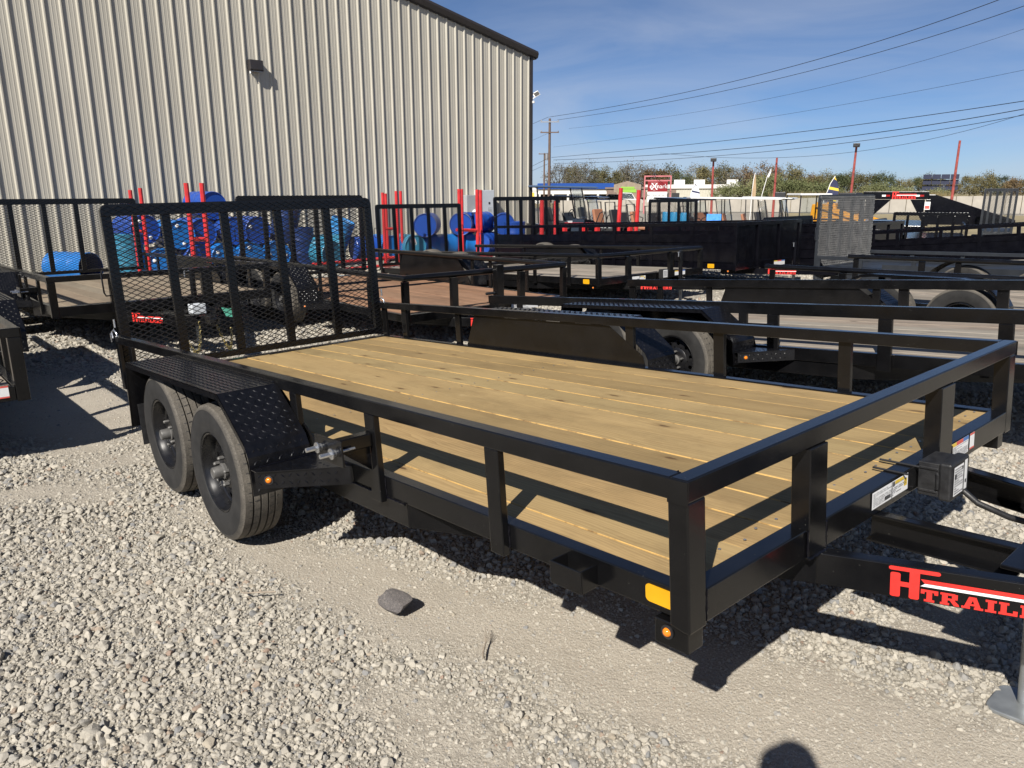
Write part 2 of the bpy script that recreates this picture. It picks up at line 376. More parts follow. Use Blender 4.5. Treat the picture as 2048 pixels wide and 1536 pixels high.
def wheel_meshes(Rr=0.3425, w=0.205, holes=10):
    k = Rr/0.3425; h = w/2
    def tread():
        out = [(0.334, -0.088)]
        for g in (-0.052, -0.018, 0.018, 0.052):
            r = 0.3425 - 0.004*(abs(g)/0.052)**2
            out += [(r, g-0.0045), (r-0.011, g-0.0035), (r-0.011, g+0.0035), (r, g+0.0045)]
        return out + [(0.334, 0.088)]
    side = [(0.194, -0.082), (0.202, -0.096), (0.216, -0.1015), (0.245, -0.1035), (0.248, -0.1045), (0.285, -0.1035), (0.308, -0.100), (0.311, -0.102), (0.3255, -0.0955)]
    prof = side + tread() + [(r, -a) for r, a in reversed(side)]
    prof = [(r*k, a*h/0.1025) for r, a in prof]
    t = MB(); t.lathe(prof, 72, 'y', uv=True)
    # lateral sipes: flat black strips laid on the tread, painted in as the shade of notches
    nS = 46
    for i in range(nS):
        a = 2*math.pi*i/nS
        for (y0, y1, r) in ((-0.092, -0.058, 0.3372), (0.058, 0.092, 0.3372), (-0.047, -0.023, 0.3428), (0.023, 0.047, 0.3428)):
            rr = r*k; da = 0.0019/rr; sk = 0.01 if abs(y0) < 0.05 else 0.0
            q = [(a-da, y0), (a+da, y0), (a+da+sk, y1), (a-da+sk, y1)]
            rk = [k*np.interp(abs(yy), [0.0, 0.018, 0.0565, 0.088, 0.0955], [0.3428, 0.3424, 0.3388, 0.3340, 0.3255])+0.0012 for _, yy in q]
            t.add([(math.cos(an)*rk[z], yy*h/0.1025, math.sin(an)*rk[z]) for z, (an, yy) in enumerate(q)], [(0, 1, 2, 3)], 1)
    tyre = t.mesh('tyre', ['tyre', 'ink'], 32)
    d = MB(); hh = h/0.1025
    d.lathe([(0.201, -0.088), (0.196, -0.094), (0.189, -0.090), (0.185, -0.074), (0.176, -0.062), (0.170, -0.032), (0.163, -0.026)], 48)
    d.lathe([(0.098, -0.040), (0.080, -0.052), (0.062, -0.052), (0.040, -0.050)], 48)
    n = holes; r0, r1, rm = 0.098, 0.163, 0.133
    for i in range(n):
        t0 = 2*math.pi*i/n; dt = 2*math.pi/n; cu, cv = 0.5, (rm-r0)/(r1-r0); K = 16
        inner = []; outer = []
        for q in range(K):
            a = 2*math.pi*q/K; hr = 0.0155
            inner.append((t0+dt*0.5+hr*math.cos(a)/rm, rm+hr*math.sin(a)))
            du, dv = math.cos(a), math.sin(a); ss = 1e9
            if abs(du) > 1e-6: ss = min(ss, (dt*rm/2)/abs(du))
            if dv > 1e-6: ss = min(ss, (r1-rm)/dv)
            if dv < -1e-6: ss = min(ss, (rm-r0)/-dv)
            outer.append((t0+dt*0.5+ss*du/rm, rm+ss*dv))
        def P(tr): 
            t_, r_ = tr; a_ = -0.026 - 0.014*(r1-r_)/(r1-r0); return (r_*math.cos(t_), a_, r_*math.sin(t_))
        vs = [P(p) for p in inner]+[P(p) for p in outer]
        d.add(vs, [(q, (q+1) % K, K+(q+1) % K, K+q) for q in range(K)])
    rim = d.mesh('rim', 'rim', 35)
    b = MB(); b.lathe([(0.185, 0.0), (0.150, 0.01), (0.12, 0.02), (0.10, 0.0), (0.0, 0.0)], 32); drum = b.mesh('brake_drum', 'ink', 30)
    hb = MB(); hb.lathe([(0.040, -0.045), (0.040, -0.062), (0.031, -0.066), (0.029, -0.106), (0.026, -0.111), (0.022, -0.108), (0.0, -0.108)], 28); hub = hb.mesh('hub_cap', 'hub', 35)
    nut = MB(); nut.lathe([(0.010, -0.05), (0.010, -0.074), (0.006, -0.080), (0.0, -0.080)], 6); nutm = nut.mesh('lug_nut', 'hub', 30)
    return tyre, rim, drum, hub, nutm
def add_wheel(parent, c, out=-1, spin=0.0, Rr=0.3425, full=True):
    tyre, rim, drum, hub, nutm = cached(('wheel', Rr), lambda: wheel_meshes(Rr))
    w = bpy.data.objects.new('wheel', None); COL.objects.link(w); w.parent = parent; w.location = c
    w.rotation_euler = (0, spin, 0) if out < 0 else (0, spin, math.pi)
    put('tyre', tyre, w); put('rim', rim, w)
    if full:
        put('brake_drum', drum, w); put('hub_cap', hub, w)
        for i in range(5):
            a = 2*math.pi*(i+0.25)/5; put('lug_nut', nutm, w, loc=(0.068*math.cos(a), 0, 0.068*math.sin(a)))
    return w
def mesh_panel(w, h, lwd=0.076, swd=0.0375, t=0.0060, vertical=False):
    """expanded metal: a net of flat diamonds filling 0..w (y) by 0..h (z), lying in the plane x = 0"""
    mb = MB()
    if vertical: lwd, swd = swd, lwd
    nx = int(math.ceil(w/lwd)); nz = int(math.ceil(h/swd))
    for j in range(nz*2):
        z0 = j*swd/2; z1 = z0+swd/2
        for i in range(nx*2):
            y0 = i*lwd/2; y1 = y0+lwd/2
            a, b = ((y0, z0), (y1, z1)) if (i+j) % 2 == 0 else ((y0, z1), (y1, z0))
            if y1 > w+0.01 or z1 > h+0.01: continue
            d = Vector((b[0]-a[0], b[1]-a[1])).normalized(); n = Vector((-d.y, d.x))*t/2; x = 0.0016
            P = [Vector((a[0], a[1])), Vector((b[0], b[1]))]
            mb.add([(-x, P[0].x-n.x, P[0].y-n.y), (-x, P[1].x-n.x, P[1].y-n.y), (-x, P[1].x+n.x, P[1].y+n.y), (-x, P[0].x+n.x, P[0].y+n.y),
                    (x, P[0].x-n.x*0.6, P[0].y-n.y*0.6), (x, P[1].x-n.x*0.6, P[1].y-n.y*0.6), (x, P[1].x+n.x*0.6, P[1].y+n.y*0.6), (x, P[0].x+n.x*0.6, P[0].y+n.y*0.6)],
                   [(3, 2, 1, 0), (4, 5, 6, 7), (0, 1, 5, 4), (2, 3, 7, 6)])
    return mb
def add_gate(parent, x, y0, w, z0, h, bars=4, mat='black', meshmat='mesh', bw=0.068, tw=0.085, rake=0.0, handles=True, vertical=False):
    g = bpy.data.objects.new('ramp_gate', None); COL.objects.link(g); g.parent = parent; g.location = (x, y0, z0); g.rotation_euler = (0, rake, 0)
    rd = 0.045; top = rounded(0, h-tw*1.0, w, h, 0.03)
    MB().prism([(0, h-tw), (w, h-tw), (w, h-rd), (w-rd*0.3, h-rd*0.3), (w-rd, h), (rd, h), (rd*0.3, h-rd*0.3), (0, h-rd)], -0.05, -0.004, 'yz').build('top_bar', mat, g, bevel=0.003)
    MB().box(-0.05, -0.004, 0, w, 0, 0.05).build('bottom_bar', mat, g, bevel=0.003)
    for yy in [0, w-bw]:
        MB().box(-0.05, -0.004, yy, yy+bw, 0.0502, h-tw-0.0002).build('side_bar', mat, g, bevel=0.003)
    for k in range(bars):
        yc = w*(k+1)/(bars+1); MB().box(-0.048, -0.006, yc-bw*0.48, yc+bw*0.48, 0.0502, h-tw-0.0002).build('upright', mat, g, bevel=0.003)
    me = cached(('mesh', round(w, 2), round(h, 2), meshmat, vertical), lambda: mesh_panel(w-0.01, h-0.01, vertical=vertical).mesh('expanded_metal', meshmat))
    o = put('expanded_metal', me, g, loc=(0.001, 0.005, 0.005)); o['kind'] = 'stuff'
    if handles:
        for s, yy in ((-1, -0.002), (1, w+0.002)):
            MB().tube([(-0.03, yy, h*0.62), (-0.03, yy+s*0.045, h*0.62), (-0.03, yy+s*0.055, h*0.60), (-0.03, yy+s*0.055, h*0.49), (-0.03, yy+s*0.045, h*0.47), (-0.03, yy, h*0.47)], 0.006, 6).build('side_handle', mat, g, smooth=40)
    return g
def sticker(parent, o, ux, uy, w, h, bars=(), rows=0, name='sticker', base='white'):
    """flat printed label: bars = [(u0, v0, u1, v1, material)] in unit coordinates, rows = lines of small print"""
    o = Vector(o); ux = Vector(ux).normalized(); uy = Vector(uy).normalized(); n = ux.cross(uy); mats = [base]; mb = MB()
    def rect(u0, v0, u1, v1, lift, m):
        mb.add([o+ux*w*u+uy*h*v+n*lift for u, v in ((u0, v0), (u1, v0), (u1, v1), (u0, v1))], [(0, 1, 2, 3)], m)
    rect(0, 0, 1, 1, 0.001, 0)
    for (u0, v0, u1, v1, mm) in bars:
        if mm not in mats: mats.append(mm)
        rect(u0, v0, u1, v1, 0.0016, mats.index(mm))
    if rows:
        mats.append('inkgrey'); rs = random.Random(int(w*1e4))
        (a0, b0, a1, b1), nr = rows
        for k in range(nr):
            v = b1-(b1-b0)*(k+0.5)/nr; hh = (b1-b0)/nr*0.24; u = a0
            while u < a1-0.02:
                l = rs.uniform(0.03, 0.16)*(1 if w > h else 2); rect(u, v-hh, min(u+l, a1), v+hh, 0.0016, len(mats)-1); u += l+0.02
                if rs.random() < 0.08: break
    return mb.build(name, mats, parent)
def tilt(al, be):
    ca, sa, cb, sb = math.cos(al), math.sin(al), math.cos(be), math.sin(be)
    return Matrix(((ca, 0, -sa), (0, 1, 0), (sa, 0, ca))) @ Matrix(((1, 0, 0), (0, cb, -sb), (0, sb, cb)))

def trailer(name, label, loc, al=0.0, be=0.0, rz=0.0, W=2.315, L=5.141, zr=1.002, zd=0.700, zb=0.6186, hr=0.0564, wt=0.0522,
            axles=(-2.5885, -3.375), yw=-0.132, Rr=0.3425, rail='square', deck='wood', planks=None, posts=None, fposts=None, fender='tread', gate=None,
            tongue=True, apex=1.46, mat='black', lower=True, detail=True, group=None, tongue_logo=True, jack=True, spin=(0.3, 1.1), far_step=False):
    root = empty(name); TT = tilt(al, be)
    root.matrix_world = Matrix.Translation(loc) @ Matrix.Rotation(rz, 4, 'Z') @ TT.to_4x4()
    tag(root, label, 'trailer', group)
    bv = 0.004 if detail else 0.003
    # rails
    if rail == 'pipe':
        r = hr/2; z = zr-r
        MB().tube([(-L, r, z), (-r*1.2, r, z), (-r*0.2, r*1.2, z)], r, 10).build('side_rail', mat, root, smooth=40)
        MB().tube([(-L, W-r, z), (-r*1.2, W-r, z), (-r*0.2, W-r*1.2, z)], r, 10).build('side_rail', mat, root, smooth=40)
        MB().tube([(-r*0.9, r*0.4, z+0.0004), (-r*0.9, W-r*0.4, z+0.0004)], r, 10).build('front_rail', mat, root, smooth=40)
    elif rail == 'square':
        MB().box(-L, -wt-0.0005, 0, wt, zr-hr, zr).build('side_rail', mat, root, bevel=bv)
        MB().box(-L, -wt-0.0005, W-wt, W, zr-hr, zr).build('side_rail', mat, root, bevel=bv)
        MB().box(-wt, 0, 0.001, W-0.001, zr-hr, zr+0.0004).build('front_rail', mat, root, bevel=bv)
        for yy in (-0.0025, W+0.0005): MB().box(-wt-0.006, 0.002, yy, yy+0.002, zr-hr-0.006, zr-0.003).build('rail_end_cap', mat, root)
    # frame and posts
    fy = 0.03
    MB().box(-L+0.02, -0.064, fy, fy+0.05, zb, zd).build('side_frame', mat, root, bevel=0.003)
    MB().box(-L+0.02, -0.064, W-fy-0.05, W-fy, zb, zd).build('side_frame', mat, root, bevel=0.003)
    MB().box(-0.062, -0.001, 0.074, W-0.074, zb-0.003, zd+0.004).build('front_beam', mat, root, bevel=0.003)
    MB().box(-L, -L+0.10, 0.02, W-0.02, zb-0.02, zd-0.002).build('rear_sill', mat, root, bevel=0.003)
    ztop = zr-hr-0.0003
    posts = posts if posts is not None else [(-0.765, -0.70), (-1.50, -1.43), (-2.16, -2.095), (-3.99, -3.93), (-4.80, -4.73), (-L+0.005, -L+0.07)]
    for (a, b) in posts:
        MB().box(a, b, 0.002, 0.0285, zb-0.02, ztop).build('post', mat, root, bevel=0.003)
        MB().box(a, b, W-0.0285, W-0.002, zb-0.02, ztop).build('post', mat, root, bevel=0.003)
    for yy in (0.0015, W-0.0725):
        MB().prism([(-0.060, ztop), (-0.001, ztop), (-0.001, zb-0.012), (-0.018, zb-0.012), (-0.060, zb-0.004)], yy, yy+0.071, 'xz').build('corner_post', mat, root, bevel=0.004)
    for (a, b) in (fposts if fposts is not None else [(0.56, 0.66), (1.50, 1.62)]):
        MB().box(-0.052, 0.006, a, b, zb-0.006, ztop).build('front_post', mat, root, bevel=0.003)
    # floor
    if deck:
        y = 0.0815; edges = planks or [0.0815]+[0.168+0.19*k for k in range(11)]+[W-0.0815]
        for a, b in zip(edges[:-1], edges[1:]):
            jz = random.uniform(-0.0025, 0.0025); g = random.uniform(0.0006, 0.0016) if deck == 'wood' else random.uniform(0.003, 0.005); c = random.uniform(0.002, 0.0045); z1 = zd-0.006+jz; z0 = z1-0.036; xa, xb = -L+0.105+random.uniform(0, 0.006), -0.066
            mb = MB(); ya, yb = a+g, b-g
            pr = [(ya, z0), (yb, z0), (yb, z1-c), (yb-c, z1), (ya+c, z1), (ya, z1-c)]
            vs = [(xa, u, v) for u, v in pr]+[(xb, u, v) for u, v in pr]
            mb.add(vs, [(0, 6, 7, 1)], 0); mb.add(vs, [(3, 9, 10, 4)], 0); mb.add(vs, [(0, 1, 2, 3, 4, 5), (11, 10, 9, 8, 7, 6)], 0)
            mb.add(vs, [(1, 7, 8, 2), (2, 8, 9, 3), (4, 10, 11, 5), (5, 11, 6, 0)], 1)
            mb.build('plank', [deck, 'woodedge' if deck == 'wood' else deck], root)
        for k in range(6):
            xx = -0.5-(L-0.9)*k/5; MB().box(xx-0.025, xx+0.025, fy+0.051, W-fy-0.051, zb-0.02, zd-0.05).build('cross_member', mat, root)
    # lower frame that wraps in to become the tongue
    zt = zb-0.004; bh = 0.098
    if tongue:
        for s in (0, 1):
            Y = lambda v: v if s == 0 else W-v
            mb = MB(); ya, yb_ = 0.046, W/2
            P = [(-L+0.25, ya), (-1.31, ya), (0.0, 0.62), (apex, yb_-0.035)] if lower else [(-0.55, 0.62-0.55*0.4), (0.0, 0.62), (apex, yb_-0.035)]
            for (a, b) in zip(P[:-1], P[1:]):
                p = Vector((a[0], Y(a[1]), zt-bh/2)); q = Vector((b[0], Y(b[1]), zt-bh/2)); mb.bar(p, q, 0.008, bh)
                d = (q-p).normalized(); sdv = Vector((-d.y, d.x, 0))*(1 if s == 0 else -1)*0.024
                for zz in (bh/2-0.004, -bh/2+0.004): mb.bar(p+sdv+Vector((0, 0, zz)), q+sdv+Vector((0, 0, zz)), 0.040, 0.0075)
            tb = mb.build('tongue_beam', mat, root, bevel=0.002)
            if s == 0 and tongue_logo:
                p = Vector((0.0, 0.62, 0)); q = Vector((apex, yb_-0.035, 0)); d = (q-p).normalized(); nrm = Vector((d.y, -d.x, 0))
                logo(tb, p+d*0.195+nrm*0.0045+Vector((0, 0, zt-bh+0.004)), d, (0, 0, 1), bh*0.93, wide=1.68)
        MB().box(0.40, 0.66, 0.86, W-0.86, zt-0.008, zt+0.004).build('tongue_plate', mat, root, bevel=0.002)
        MB().box(-0.03, 0.40, W/2-0.115, W/2-0.108, zt-bh, zt).box(-0.03, 0.40, W/2-0.15, W/2-0.116, zt-0.008, zt).box(-0.03, 0.40, W/2-0.15, W/2-0.116, zt-bh, zt-bh+0.008).build('tongue_spine', mat, root, bevel=0.002)
        MB().box(apex-0.10, apex+0.14, W/2-0.045, W/2+0.045, zt-0.07, zt+0.01).lathe([(0.04, 0), (0.045, 0.05), (0.0, 0.07)], 16, 'z', (apex+0.13, W/2, zt-0.06)).build('coupler', mat, root, bevel=0.004)
        if jack:
            j = bpy.data.objects.new('tongue_jack', None); COL.objects.link(j); j.parent = root; jx, jy = 0.385, W/2+0.125
            gz = -(TT[2][0]*jx + TT[2][1]*jy + loc[2])/TT[2][2]
            MB().tube([(jx, jy, gz+0.02), (jx, jy, zt+0.02)], 0.024, 16).build('jack_leg', 'jackmetal', j, smooth=40)
            MB().tube([(jx, jy, zt-0.10), (jx, jy, zt+0.42)], 0.030, 16).build('jack_tube', mat, j, smooth=40)
            MB().prism(rounded(jx-0.09, jy-0.11, jx+0.09, jy+0.07, 0.035), gz+0.008, gz+0.022, 'xy').build('jack_foot', 'jackmetal', j, bevel=0.003)
            MB().tube([(jx, jy, zt+0.40), (jx, jy-0.07, zt+0.40), (jx+0.02, jy-0.08, zt+0.40), (jx+0.02, jy-0.08, zt+0.34)], 0.008, 8).build('jack_crank', 'galv', j, smooth=40)
    elif lower:
        for yy in (0.042, W-0.082): MB().box(-L+0.2, -0.3, yy, yy+0.04, zb-0.1, zb-0.004).build('lower_frame', mat, root, bevel=0.003)
    # running gear
    for i, xa in enumerate(axles):
        for s, yc in ((-1, yw), (1, W-yw)):
            zc = (Rr - TT[2][0]*xa - TT[2][1]*yc - loc[2])/TT[2][2]
            add_wheel(root, (xa, yc, zc), s, spin[i % 2]+s*0.2, Rr, full=detail or s < 0)
        zc = (Rr - TT[2][0]*xa - loc[2])/TT[2][2]
        MB().tube([(xa, yw, zc), (xa, W-yw, zc)], 0.035, 10).build('axle', mat, root, smooth=40)
        for yy in (0.10, W-0.10):
            MB().tube([(xa+0.36, yy, zc+0.03), (xa+0.18, yy, zc-0.045), (xa, yy, zc-0.06), (xa-0.18, yy, zc-0.045), (xa-0.36, yy, zc+0.03)], 0.022, 6).build('leaf_spring', mat, root)
    # mudguards
    if fender and axles:
        x0 = min(axles)-0.385; x1 = max(axles)+0.31; zf = zr-0.028
        if fender == 'tread':
            path = [(x0-0.08, zf-0.40), (x0, zf-0.008), (x0+0.012, zf), (x1, zf), (x1+0.25, zf-0.195), (x1+0.275, zf-0.24), (x1+0.285, zf-0.405)]
        else:
            cx = (x0+x1)/2; rx = (x1-x0)/2+0.10; path = [(cx-rx*math.cos(a), zf-0.33+0.33*min(1, math.sin(a)*1.25)) for a in [math.pi*k/18 for k in range(19)]]
        for s in (0, 1):
            ya, yb = (yw*2-0.012, -0.001) if s == 0 else (W+0.001, W-yw*2+0.012)
            f = MB(); strip_prism(f, path, ya, yb, 0.004)
            lip = ya if s == 0 else yb-0.004
            inner = [(x, z-0.030) for x, z in path]
            for a, b, c, d in zip(path[:-1], path[1:], inner[1:], inner[:-1]):
                if abs(a[0]-b[0]) > 0.05: f.prism([a, b, c, d], lip, lip+0.004, 'xz')
            fo = f.build('mudguard', 'plate' if fender == 'tread' else mat, root, smooth=30)
            if fender == 'tread':
                if detail:
                    lm = MB(); lugs(lm, path, ya+0.004, yb-0.002); lo = lm.build('tread_pattern', 'plate', fo); lo['kind'] = 'stuff'
                yp = 0.031 if s == 0 else W-0.035
                MB().prism([(x0-0.09, zd-0.02), (x0+0.03, zf-0.034), (x1-0.02, zf-0.034), (x1+0.26, zd+0.06), (x1+0.28, zd-0.02)], W-0.0295 if s else 0.0262, W-0.0265 if s else 0.0295, 'xz').build('wheel_panel', mat, root)
                # step plate ahead of the wheel with a marker light
                if s == 1 and not far_step: continue
                sx0, sx1 = x1+0.287, x1+0.59; zs = zd-0.012
                yo, yi = (ya+0.002, 0.028) if s == 0 else (yb-0.002, W-0.028)
                st = MB(); st.prism([(sx0, yo), (sx0+0.05, yo), (sx1, yi), (sx0, yi)], zs-0.004, zs, 'xy')
                st.add([(sx0+0.03, yo, zs-0.0045), (sx1, yi, zs-0.0045), (sx1, yi, zs-0.078), (sx0+0.03, yo, zs-0.078), (sx0+0.03, yo+(0.004 if s == 0 else -0.004), zs-0.0045), (sx1-0.004, yi, zs-0.0045), (sx1-0.004, yi, zs-0.078), (sx0+0.03, yo+(0.004 if s == 0 else -0.004), zs-0.078)],
                       [(0, 1, 2, 3), (7, 6, 5, 4), (0, 4, 5, 1), (3, 2, 6, 7)])
                so = st.build('step_plate', 'plate', root)
                if detail:
                    lm = MB(); lugs(lm, [(0, 0), (0.36, 0)], 0, 0.072, 0.03, 0.022, 0.004)
                    d = Vector((sx1-sx0-0.03, yi-yo, 0)).normalized(); lob = lm.build('tread_pattern', 'plate', so); lob['kind'] = 'stuff'
                    lob.matrix_local = frame4((sx0+0.03, yo, zs-0.077), d, (0, 0, 1)) @ Matrix.Translation((0, 0, 0.0006)) if s == 0 else frame4((sx1, yi, zs-0.077), -d, (0, 0, 1))
                    lm = MB()
                    for i in range(9):
                        for j in range(7):
                            u, v = (i+0.5)/9, (j+0.5)/7
                            if u < 1-v*0.9:
                                px, py = sx0+u*(sx1-sx0), yi+(yo-yi)*v; sg = 1 if (i+j) % 2 else -1; e1 = Vector((0.7, 0.7*sg, 0))*0.011; e2 = Vector((-0.7*sg, 0.7, 0))*0.004; c = Vector((px, py, zs))
                                lm.add([c+e1, c+e2, c-e1, c-e2, c+Vector((0, 0, 0.0024))], [(0, 1, 4), (1, 2, 4), (2, 3, 4), (3, 0, 4)])
                    lo2 = lm.build('tread_pattern', 'plate', so); lo2['kind'] = 'stuff'
                pc = Vector((sx0+0.03, yo, zs-0.042)) + Vector((sx1-sx0-0.03, yi-yo, 0))*0.14; dn = Vector((yi-yo, -(sx1-sx0-0.03), 0)).normalized()*(1 if s == 0 else -1)
                if dn.y*(-1 if s == 0 else 1) < 0: dn = -dn
                marker_light(root, pc, dn)
    # rear lamps
    for yy in (0.03, W-0.12):
        MB().box(-L-0.03, -L+0.10, yy, yy+0.09, zb-0.17, zb-0.025).build('lamp_box', mat, root, bevel=0.006)
        MB().box(-L-0.045, -L-0.0305, yy+0.008, yy+0.082, zb-0.15, zb-0.045).build('tail_lamp', 'redlens', root, bevel=0.006)
    if gate:
        g = dict(gate); add_gate(root, -L+0.012, g.pop('y0', 0.04), g.pop('w', W-0.08), g.pop('z0', zd+0.012), g.pop('h', 1.235), mat=g.pop('mat', mat), **g)
    return root
def marker_light(root, pc, dn, r=0.013):
    dn = Vector(dn).normalized(); q = dn.to_track_quat('Z', 'Y').to_matrix().to_4x4()
    ring = MB().lathe([(r*1.5, 0), (r*1.5, 0.004), (r*1.05, 0.005), (r*1.05, 0.001)], 20, 'z').build('lamp_ring', 'plastic', root, smooth=40); ring.matrix_local = Matrix.Translation(pc) @ q
    ln = MB().lathe([(r, 0.001), (r*0.9, 0.008), (r*0.5, 0.012), (0.0, 0.013)], 16, 'z').build('marker_lens', 'amber', root, smooth=60); ln.matrix_local = Matrix.Translation(pc) @ q
def bolt(root, p, d, L=0.06):
    d = Vector(d).normalized(); q = d.to_track_quat('Z', 'Y').to_matrix().to_4x4()
    o = MB().lathe([(0.0, L), (0.0085, L), (0.0085, 0.02)], 10, 'z').lathe([(0.0085, 0.02), (0.021, 0.0195), (0.021, 0.015), (0.014, 0.012), (0.014, 0.0), (0.005, 0.0), (0.005, -0.08), (0, -0.08)], 14, 'z').build('mount_bolt', 'zinc', root, smooth=35)
    o.matrix_local = Matrix.Translation(p) @ q; return o
def spare_mount(root, xp, zr, zd, mat='black', out=0.155):
    """square arm from a post to a plate with two studs, triangular tread-plate gusset under it"""
    za = zd+0.175
    MB().box(xp-0.060, xp-0.010, -out, 0.0015, za-0.052, za).build('spare_arm', mat, root, bevel=0.004)
    MB().box(xp-0.155, xp+0.055, -out-0.008, -out-0.0005, za-0.085, za+0.012).build('spare_plate', mat, root, bevel=0.002)
    MB().add([(xp-0.035, -0.001, za-0.0525), (xp-0.035, -out*0.8, za-0.0525), (xp-0.035, -0.001, za-0.15), (xp-0.030, -0.001, za-0.0525), (xp-0.030, -out*0.8, za-0.0525), (xp-0.030, -0.001, za-0.15)],
             [(0, 1, 2), (5, 4, 3), (0, 3, 4, 1), (1, 4, 5, 2), (2, 5, 3, 0)]).build('gusset', 'plate', root)
    for dx, dz in ((-0.105, -0.032), (0.005, -0.036)): bolt(root, (xp+dx, -out-0.0085, za+dz), (0, -1, 0), 0.062)

# ------------------------------------------------------------------ the near trailer
AL, BE = 0.0733, 0.0148
main = trailer('utility_trailer', 'black two-axle trailer with yellow new pine floor filling the foreground', (0, 0, 0), AL, BE, gate=dict(w=2.235, h=1.235, z0=0.715, y0=0.045))
W0, L0, ZR, ZD, ZB = 2.315, 5.141, 1.002, 0.700, 0.6186
spare_mount(main, -1.44, ZR, ZD)
# stake pocket on the side frame
MB().box(-0.447, -0.327, -0.038, -0.033, ZB-0.004, ZD-0.018).box(-0.447, -0.442, -0.0325, 0.029, ZB-0.004, ZD-0.018).box(-0.332, -0.327, -0.0325, 0.029, ZB-0.004, ZD-0.018).build('stake_pocket', 'black', main, bevel=0.002)
MB().prism(rounded(-0.156, 0.639, -0.066, 0.6875, 0.012), 0.0265, 0.0292, 'xz').build('reflector_sticker', 'yellow', main)
MB().box(-0.125, -0.022, 0.022, 0.085, ZB-0.082, ZB-0.0125).build('marker_bracket', 'black', main, bevel=0.003)
marker_light(main, Vector((-0.083, 0.0215, ZB-0.040)), (0, -1, 0), 0.0125)
MB().box(-0.125, -0.022, W0-0.085, W0-0.022, ZB-0.082, ZB-0.0125).build('marker_bracket', 'black', main, bevel=0.003)
# labels on the front beam
s1 = [(0.02, 0.04, 0.52, 0.96, 'white'), (0.525, 0.02, 0.545, 0.98, 'ink'), (0.34, 0.12, 0.50, 0.36, 'ink'), (0.62, 0.74, 0.88, 0.95, 'inkyel'), (0.88, 0.3, 0.97, 0.72, 'inkyel'), (0.56, 0.66, 0.61, 0.95, 'ink')]
sticker(main, (0.0012, 0.968, 0.640), (0, 1, 0), (0, 0, 1), 0.272, 0.058, s1, ((0.03, 0.1, 0.95, 0.9), 8), 'serial_label')
s2 = [(0.0, 0.78, 0.30, 1.0, 'inkyel'), (0.30, 0.78, 0.68, 1.0, 'inkred'), (0.68, 0.78, 1.0, 1.0, 'inkblue')]
sticker(main, (0.0012, 1.622, 0.636), (0, 1, 0), (0, 0, 1), 0.178, 0.068, s2, ((0.03, 0.04, 0.97, 0.74), 10), 'warning_label')
sticker(main, (0.0012, 1.815, 0.640), (0, 1, 0), (0, 0, 1), 0.048, 0.064, [(0.0, 0.88, 1.0, 1.0, 'inkred'), (0.0, 0.0, 1.0, 0.10, 'inkred')], 0, 'small_label', base='white')
# brake battery box with its wiring
bx = bpy.data.objects.new('battery_box', None); COL.objects.link(bx); bx.parent = main
MB().box(0.002, 0.070, 1.325, 1.475, 0.598, 0.718).box(0.006, 0.068, 1.320, 1.3248, 0.612, 0.622).box(0.006, 0.068, 1.320, 1.3248, 0.694, 0.704).build('case', 'plastic', bx, bevel=0.006)
MB().box(0.0705, 0.112, 1.318, 1.482, 0.590, 0.726).build('lid', 'plastic', bx, bevel=0.008)
MB().tube([(0.066, 1.318, 0.628), (0.070, 1.314, 0.632), (0.070, 1.314, 0.682), (0.066, 1.318, 0.686)], 0.005, 6).build('latch', 'plastic', bx)
sticker(bx, (0.1125, 1.338, 0.606), (0, 1, 0), (0, 0, 1), 0.085, 0.104, [(0.08, 0.56, 0.26, 0.74, 'ink'), (0.82, 0.80, 0.95, 0.92, 'ink')], ((0.06, 0.04, 0.95, 0.95), 11), 'case_label', base='white')
sticker(bx, (0.1125, 1.432, 0.608), (0, 1, 0), (0, 0, 1), 0.026, 0.108, [(0.25, 0.22, 0.75, 0.34, 'ink')], 0, 'case_strip', base='white')
cable = [(0.112, 1.44, 0.60), (0.16, 1.44, 0.565), (0.26, 1.425, 0.545), (0.34, 1.40, 0.548)]
MB().tube(cable, 0.0105, 10).build('corrugated_conduit', 'plastic', main, smooth=50)
MB().tube([(0.34, 1.40, 0.548), (0.5, 1.36, 0.55), (0.75, 1.27, 0.55), (1.1, 1.2, 0.555)], 0.006, 8).build('wiring_harness', 'plastic', main, smooth=50)
M['wireblue'] = simple('blue_wire', (0.02, 0.07, 0.42), 0.4)
MB().tube([(0.36, 1.40, 0.552), (0.44, 1.37, 0.53), (0.52, 1.36, 0.522), (0.60, 1.33, 0.50), (0.70, 1.28, 0.52)], 0.0026, 6).build('blue_wire', 'wireblue', main, smooth=50)
for k in range(2): MB().tube([(-0.10-0.02*k, 1.20+0.1*k, ZD+0.006), (0.02, 1.19+0.1*k, ZD+0.008)], 0.004, 6).build('zip_tie', 'plastic', main)
MB().bar((-3.80, -0.235, 0.585), (-3.79, -0.03, 0.585), 0.006, 0.25).build('mud_flap', 'plastic', main)
# gate latches
for yy in (0.012, W0-0.012):
    MB().tube([(-5.135, yy-0.02, 0.985), (-5.15, yy-0.02, 1.03), (-5.13, yy-0.01, 1.045), (-5.105, yy, 1.02), (-5.10, yy, 1.0)], 0.0065, 8).tube([(-5.150, yy-0.03, 1.02), (-5.150, yy-0.03, 0.955)], 0.0045, 6).build('gate_latch', 'zinc', main, smooth=50)
    MB().tube([(-5.14, yy+0.005, 1.06), (-5.14, yy+0.005, 1.12)], 0.008, 8).build('latch_pin', 'zinc', main, smooth=50)
